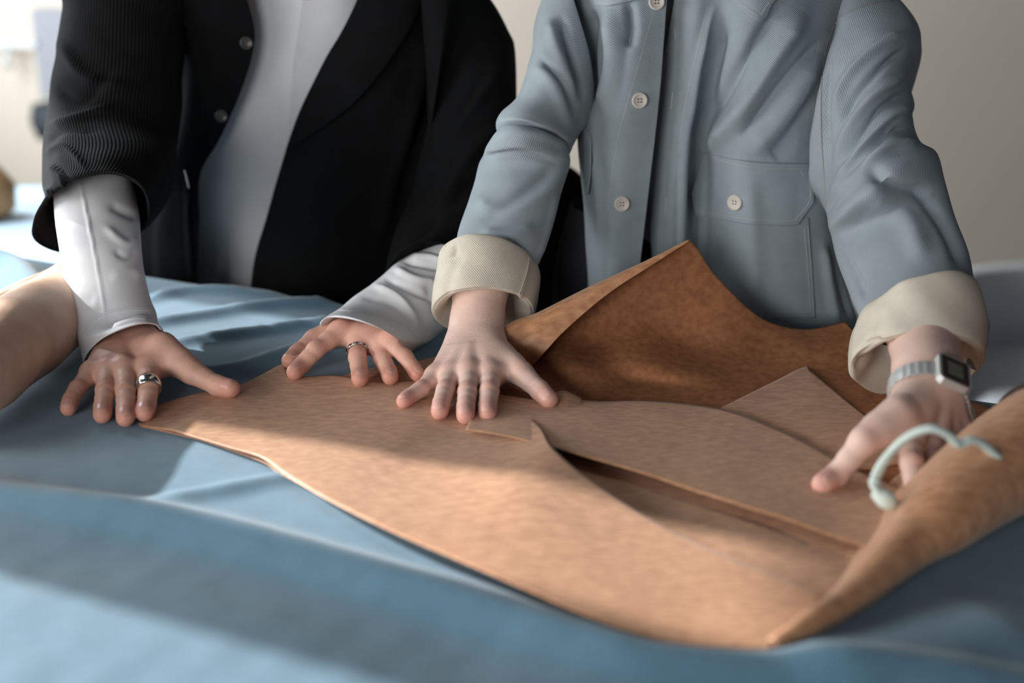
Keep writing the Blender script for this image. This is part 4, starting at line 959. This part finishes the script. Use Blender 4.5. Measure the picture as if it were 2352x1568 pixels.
bbv = loft([((960, -110, 1.99), (980, 200, 1.99)), ((1040, -90, 1.97), (985, 330, 1.97)), ((1118, -10, 1.95), (975, 400, 1.96), (1010, 200, 1.88)), ((1168, 70, 1.94), (960, 430, 1.95), (1030, 240, 1.86)), ((1184, 115, 1.93), (945, 460, 1.94), (1045, 270, 1.845)), ((1184, 230, 1.905), (930, 490, 1.92), (1050, 330, 1.825)), ((1190, 330, 1.88), (910, 530, 1.90), (1045, 400, 1.81)),
            ((1190, 430, 1.86), (895, 580, 1.87), (1035, 470, 1.785)), ((1130, 530, 1.825), (885, 625, 1.83), (1000, 530, 1.755)), ((1070, 600, 1.795), (885, 655, 1.79), (962, 556, 1.73)), ((1060, 605, 1.80), (895, 655, 1.795), (965, 562, 1.735)), ((1060, 580, 1.82), (920, 630, 1.81), (980, 570, 1.76))], 160, 150, depth=.9,
           folds=[([(1160, 150), (1060, 270), (960, 420)], 16, .010), ([(1180, 260), (1080, 360), (1000, 520)], 16, .010), ([(1120, 170), (1020, 330), (940, 480)], 12, -.010), ([(1150, 380), (1060, 440), (960, 550)], 12, -.008)], wr=.003, wf=14)
bbv.obj('black_sleeve', M['black_plain'], bshirt)
# white sleeves
wa = loft([((150, 330, 1.81), (300, 330, 1.81)), ((130, 410, 1.755), (302, 410, 1.755)), ((129, 485, 1.71), (316, 485, 1.71)), ((138, 560, 1.665), (322, 560, 1.665)), ((150, 640, 1.64), (328, 625, 1.64)), ((160, 700, 1.62), (342, 685, 1.62)), ((175, 765, 1.60), (356, 725, 1.60)), ((190, 826, 1.585), (373, 768, 1.58), (288, 747, 1.515)),
           ((194, 824, 1.586), (368, 768, 1.582), (288, 752, 1.525)), ((196, 780, 1.60), (350, 740, 1.60), (285, 725, 1.58))], 170, 140, depth=.92,
          folds=[([(178, 392), (205, 520), (235, 680), (243, 745)], 2.6, .0018), ([(250, 470), (290, 490), (318, 500)], 10, -.003), ([(240, 520), (290, 560), (318, 545)], 9, .003), ([(262, 575), (290, 590), (320, 575)], 7, -.003), ([(250, 640), (300, 620), (330, 640)], 12, .002), ([(150, 640), (180, 680), (220, 690)], 12, -.002)], wr=.0012, wf=20)
wso = wa.obj('white_sleeve', M['white'], P1)
multi_lines('hem_stitching', wa.bvh(), [[(187, 765), (215, 728), (245, 714), (300, 705), (345, 708)], [(190, 772), (217, 735), (247, 719), (300, 710), (347, 713)]], .0005, M['white'], wso)
wb = loft([((1010, 520, 1.80), (1120, 640, 1.80)), ((965, 566, 1.775), (1085, 690, 1.775)), ((905, 610, 1.745), (1050, 735, 1.745)), ((852, 655, 1.715), (1010, 770, 1.71)), ((800, 690, 1.685), (980, 790, 1.675), None, 1.2), ((742, 745, 1.640), (938, 808, 1.622), (832, 734, 1.54)), ((748, 748, 1.642), (934, 804, 1.624), (833, 739, 1.545)), ((790, 730, 1.68), (935, 780, 1.665), (850, 735, 1.63))], 150, 130, depth=.95,
          folds=[([(905, 615), (950, 640), (1010, 650)], 8, .006), ([(885, 640), (930, 660), (1000, 690)], 7, -.006), ([(860, 655), (920, 690), (960, 750)], 8, .007), ([(925, 600), (980, 610), (1030, 620)], 6, -.005), ([(940, 590), (985, 590), (1020, 600)], 7, .005), ([(830, 680), (900, 700), (950, 770)], 8, -.003), ([(980, 650), (1000, 700), (1020, 750)], 10, -.005)], wr=.002, wf=22)
wso2 = wb.obj('white_sleeve', M['white'], P1)
multi_lines('hem_stitching', wb.bvh(), [[(775, 712), (850, 718), (925, 745), (955, 775)]], .0005, M['white'], wso2)

# ---------------------------------------------------------------- trousers, shoes, hair
def legs(P, cx, yc, mat=M['trouser']):
    th = np.linspace(0, 2*np.pi, 40, endpoint=False); S = []
    ringc = lambda x, y, z, a, b: np.stack([x+a*np.cos(th), y+b*np.sin(th), z+0*th], -1)
    S.append(Surf(np.array([ringc(cx, yc+.16, 1.02, .15, .10), ringc(cx, yc+.16, .94, .17, .115), ringc(cx, yc+.16, .84, .175, .12), ringc(cx, yc+.16, .80, .15, .10)]), closed=True, towards='out'))
    for k in (-1, 1):
        S.append(Surf(np.array([ringc(cx+k*.08, yc+.16, .86, .085, .105), ringc(cx+k*.09, yc+.165, .70, .09, .10), ringc(cx+k*.10, yc+.17, .48, .075, .08), ringc(cx+k*.11, yc+.18, .25, .068, .075), ringc(cx+k*.11, yc+.18, .075, .065, .075)]), closed=True, towards='out'))
    join_surfs('trousers', S, mat, P)
    for k in (-1, 1):
        V, F = surface_nets(lambda Q: np.maximum(smin(cap(Q, (cx+k*.115, yc+.20, .045), (cx+k*.13, yc+.02, .035), .045, .038), cap(Q, (cx+k*.11, yc+.18, .06), (cx+k*.11, yc+.18, .12), .045, .045), .03), -(Q[..., 2]-.001)), np.array([cx+k*.12-.09, yc-.06, -.02]), np.array([cx+k*.12+.09, yc+.29, .2]), .008)
        mk('shoe', V, F, M['shoe'], P)
legs(P1, -.30, 1.96); legs(P2, .23, 1.74)
def hair(P, neck, long_):
    hd = np.array(neck)+np.array([0, -.05, .165])
    def f(Q):
        D = cap(Q, hd+np.array([0, .028, .050]), hd+np.array([0, .028, -.005 if not long_ else -.07]), .095, .086)
        return np.maximum(D, -cap(Q, hd+np.array([0, -.12, .02]), hd+np.array([0, -.12, -.16]), .076, .115))
    V, F = surface_nets(f, hd-.2, hd+.2, .007); mk('hair', V, F, M['hair'], P)
hair(P1, pp(700, -190, 1.99), False); hair(P2, pp(1640, -190, 1.80), True)

# ---------------------------------------------------------------- jewellery and watch
def ringband(name, A, B, t, r, half, mat, parent, dome=.0, th=.0016, n=48, lobes=0):
    A = np.array(A); B = np.array(B); c = A+(B-A)*t; ax = nrm(B-A); u = nrm(np.cross(ax, [0, 0, 1.])); v = np.cross(u, ax); v = v if v[2] > 0 else -v
    prof = [(-half, 0), (-half, th), (-half*.6, th+dome*.5), (0, th+dome), (half*.6, th+dome*.5), (half, th), (half, 0), (0, -.0001)]
    th_ = np.linspace(0, 2*np.pi, n, endpoint=False)
    G = np.array([[c+ax*(x*(1 if not dome else (.55+.45*max(0, math.sin(a)))))+(u*math.cos(a)+v*math.sin(a))*(r+z+(lobes and .0006*(math.sin(a*lobes) > 0)*(z > 0))) for a in th_] for x, z in prof+[prof[0]]])
    return mk(name, G.reshape(-1, 3), grid_faces(len(prof)+1, n, True), mat, parent)
h1 = HANDS['h1']; ringband('silver_ring', h1.J['index'][3], h1.J['index'][2], .98, .0116, .0108, M['silver'], P1, dome=.0020)
h2 = HANDS['h2']; rg = ringband('patterned_ring', h2.J['middle'][3], h2.J['middle'][2], .72, .0112, .0022, M['silver'], P1, th=.0014)
A_, B_ = h2.J['middle'][3], h2.J['middle'][2]; c_ = A_+(B_-A_)*.72; ax = nrm(B_-A_); u_ = nrm(np.cross(ax, [0, 0, 1.])); v_ = np.cross(u_, ax); v_ = v_ if v_[2] > 0 else -v_
for i in range(11):
    a = math.radians(-10+i*20); q = c_+(u_*math.cos(a)+v_*math.sin(a))*.0127
    V, F = lathe([(.0001, -.0006), (.0011, -.0004), (.0012, .0003), (.0007, .0009), (.0001, .0010)], 10); n_ = u_*math.cos(a)+v_*math.sin(a); t1 = ax; t2 = np.cross(n_, t1)
    mk('bead', V[:, 0:1]*t1+V[:, 1:2]*t2+V[:, 2:3]*n_+q, F, M['dark_silver'] if i % 2 else M['silver'], rg)
# wristwatch on the right-most wrist
h4 = HANDS['h4']; wc = PY(2137, 922, 1.332); ax = nrm(h4.arm[0][0]-h4.W); lat = nrm(h4.wlat-ax*(h4.wlat@ax)); up_ = np.cross(ax, lat); up_ = up_ if up_[2] > 0 else -up_
watch = bpy.data.objects.new('wristwatch', None); col.objects.link(watch); watch.parent = P2
nn = 72; th_ = np.linspace(0, 2*np.pi, nn, endpoint=False)
hv, hf, _ = h4.mesh(.003); hb = BVHTree.FromPolygons([tuple(v) for v in hv], [tuple(int(i) for i in f) for f in hf])
def wrad(a, x=0):
    d = lat*math.cos(a)+up_*math.sin(a); o_ = wc+ax*x; h_ = hb.ray_cast(Vector(o_+d*.09), Vector(-d), .09)
    return .09-h_[3] if h_[0] is not None else .03
WR = np.array([max(wrad(a), wrad(a, .006), wrad(a, -.006)) for a in th_]); WR = np.maximum(WR, (np.roll(WR, 1)+np.roll(WR, -1))/2)
for _ in range(3): WR = (np.roll(WR, 1)+WR+np.roll(WR, -1))/3
WR = np.minimum(WR+.0012, .05)
prof = [(-.0102, 0), (-.0102, .0016), (0, .0019), (.0102, .0016), (.0102, 0)]
G = np.array([[wc+ax*x*(.90 if i % 2 else 1)+(lat*math.cos(a)+up_*math.sin(a))*(WR[i]+z+(.0006 if i % 2 else 0)) for i, a in enumerate(th_)] for x, z in prof+[prof[0]]])
o = mk('bracelet', G.reshape(-1, 3), grid_faces(len(prof)+1, nn, True), M['steel'], watch, smooth=False)
best = min(range(nn), key=lambda i: abs(proj((wc+(lat*math.cos(th_[i])+up_*math.sin(th_[i]))*WR[i])[None])[0][0]-2187) + (0 if (lat*math.cos(th_[i])+up_*math.sin(th_[i])) @ (CAM-wc) > 0 else 1e4))
af = th_[best]; n_ = nrm(lat*math.cos(af)+up_*math.sin(af)); q = wc+n_*(WR[best]+.0015); t1 = nrm(np.cross(ax, n_))
def wbox(name, sx, sy, z0, z1, mat, cut=.25):
    pts = []
    c_ = cut*min(sx, sy)
    out = [(-sx+c_, -sy), (sx-c_, -sy), (sx, -sy+c_), (sx, sy-c_), (sx-c_, sy), (-sx+c_, sy), (-sx, sy-c_), (-sx, -sy+c_)]
    V = [q+t1*x+ax*y+n_*z for z in (z0, z1) for x, y in out]; F = [tuple(range(8))[::-1], tuple(range(8, 16))]+[(i, (i+1) % 8, (i+1) % 8+8, i+8) for i in range(8)]
    o = mk(name, V, F, mat, watch, smooth=False); b = o.modifiers.new('bevel', 'BEVEL'); b.width = .0005; b.segments = 2; return o
wbox('case', .0178, .0205, -.002, .0065, M['steel']); wbox('dial', .0148, .0175, .0060, .0072, M['brown_face'], .1); wbox('screen', .0080, .0095, .0070, .0077, M['lcd'], .05)
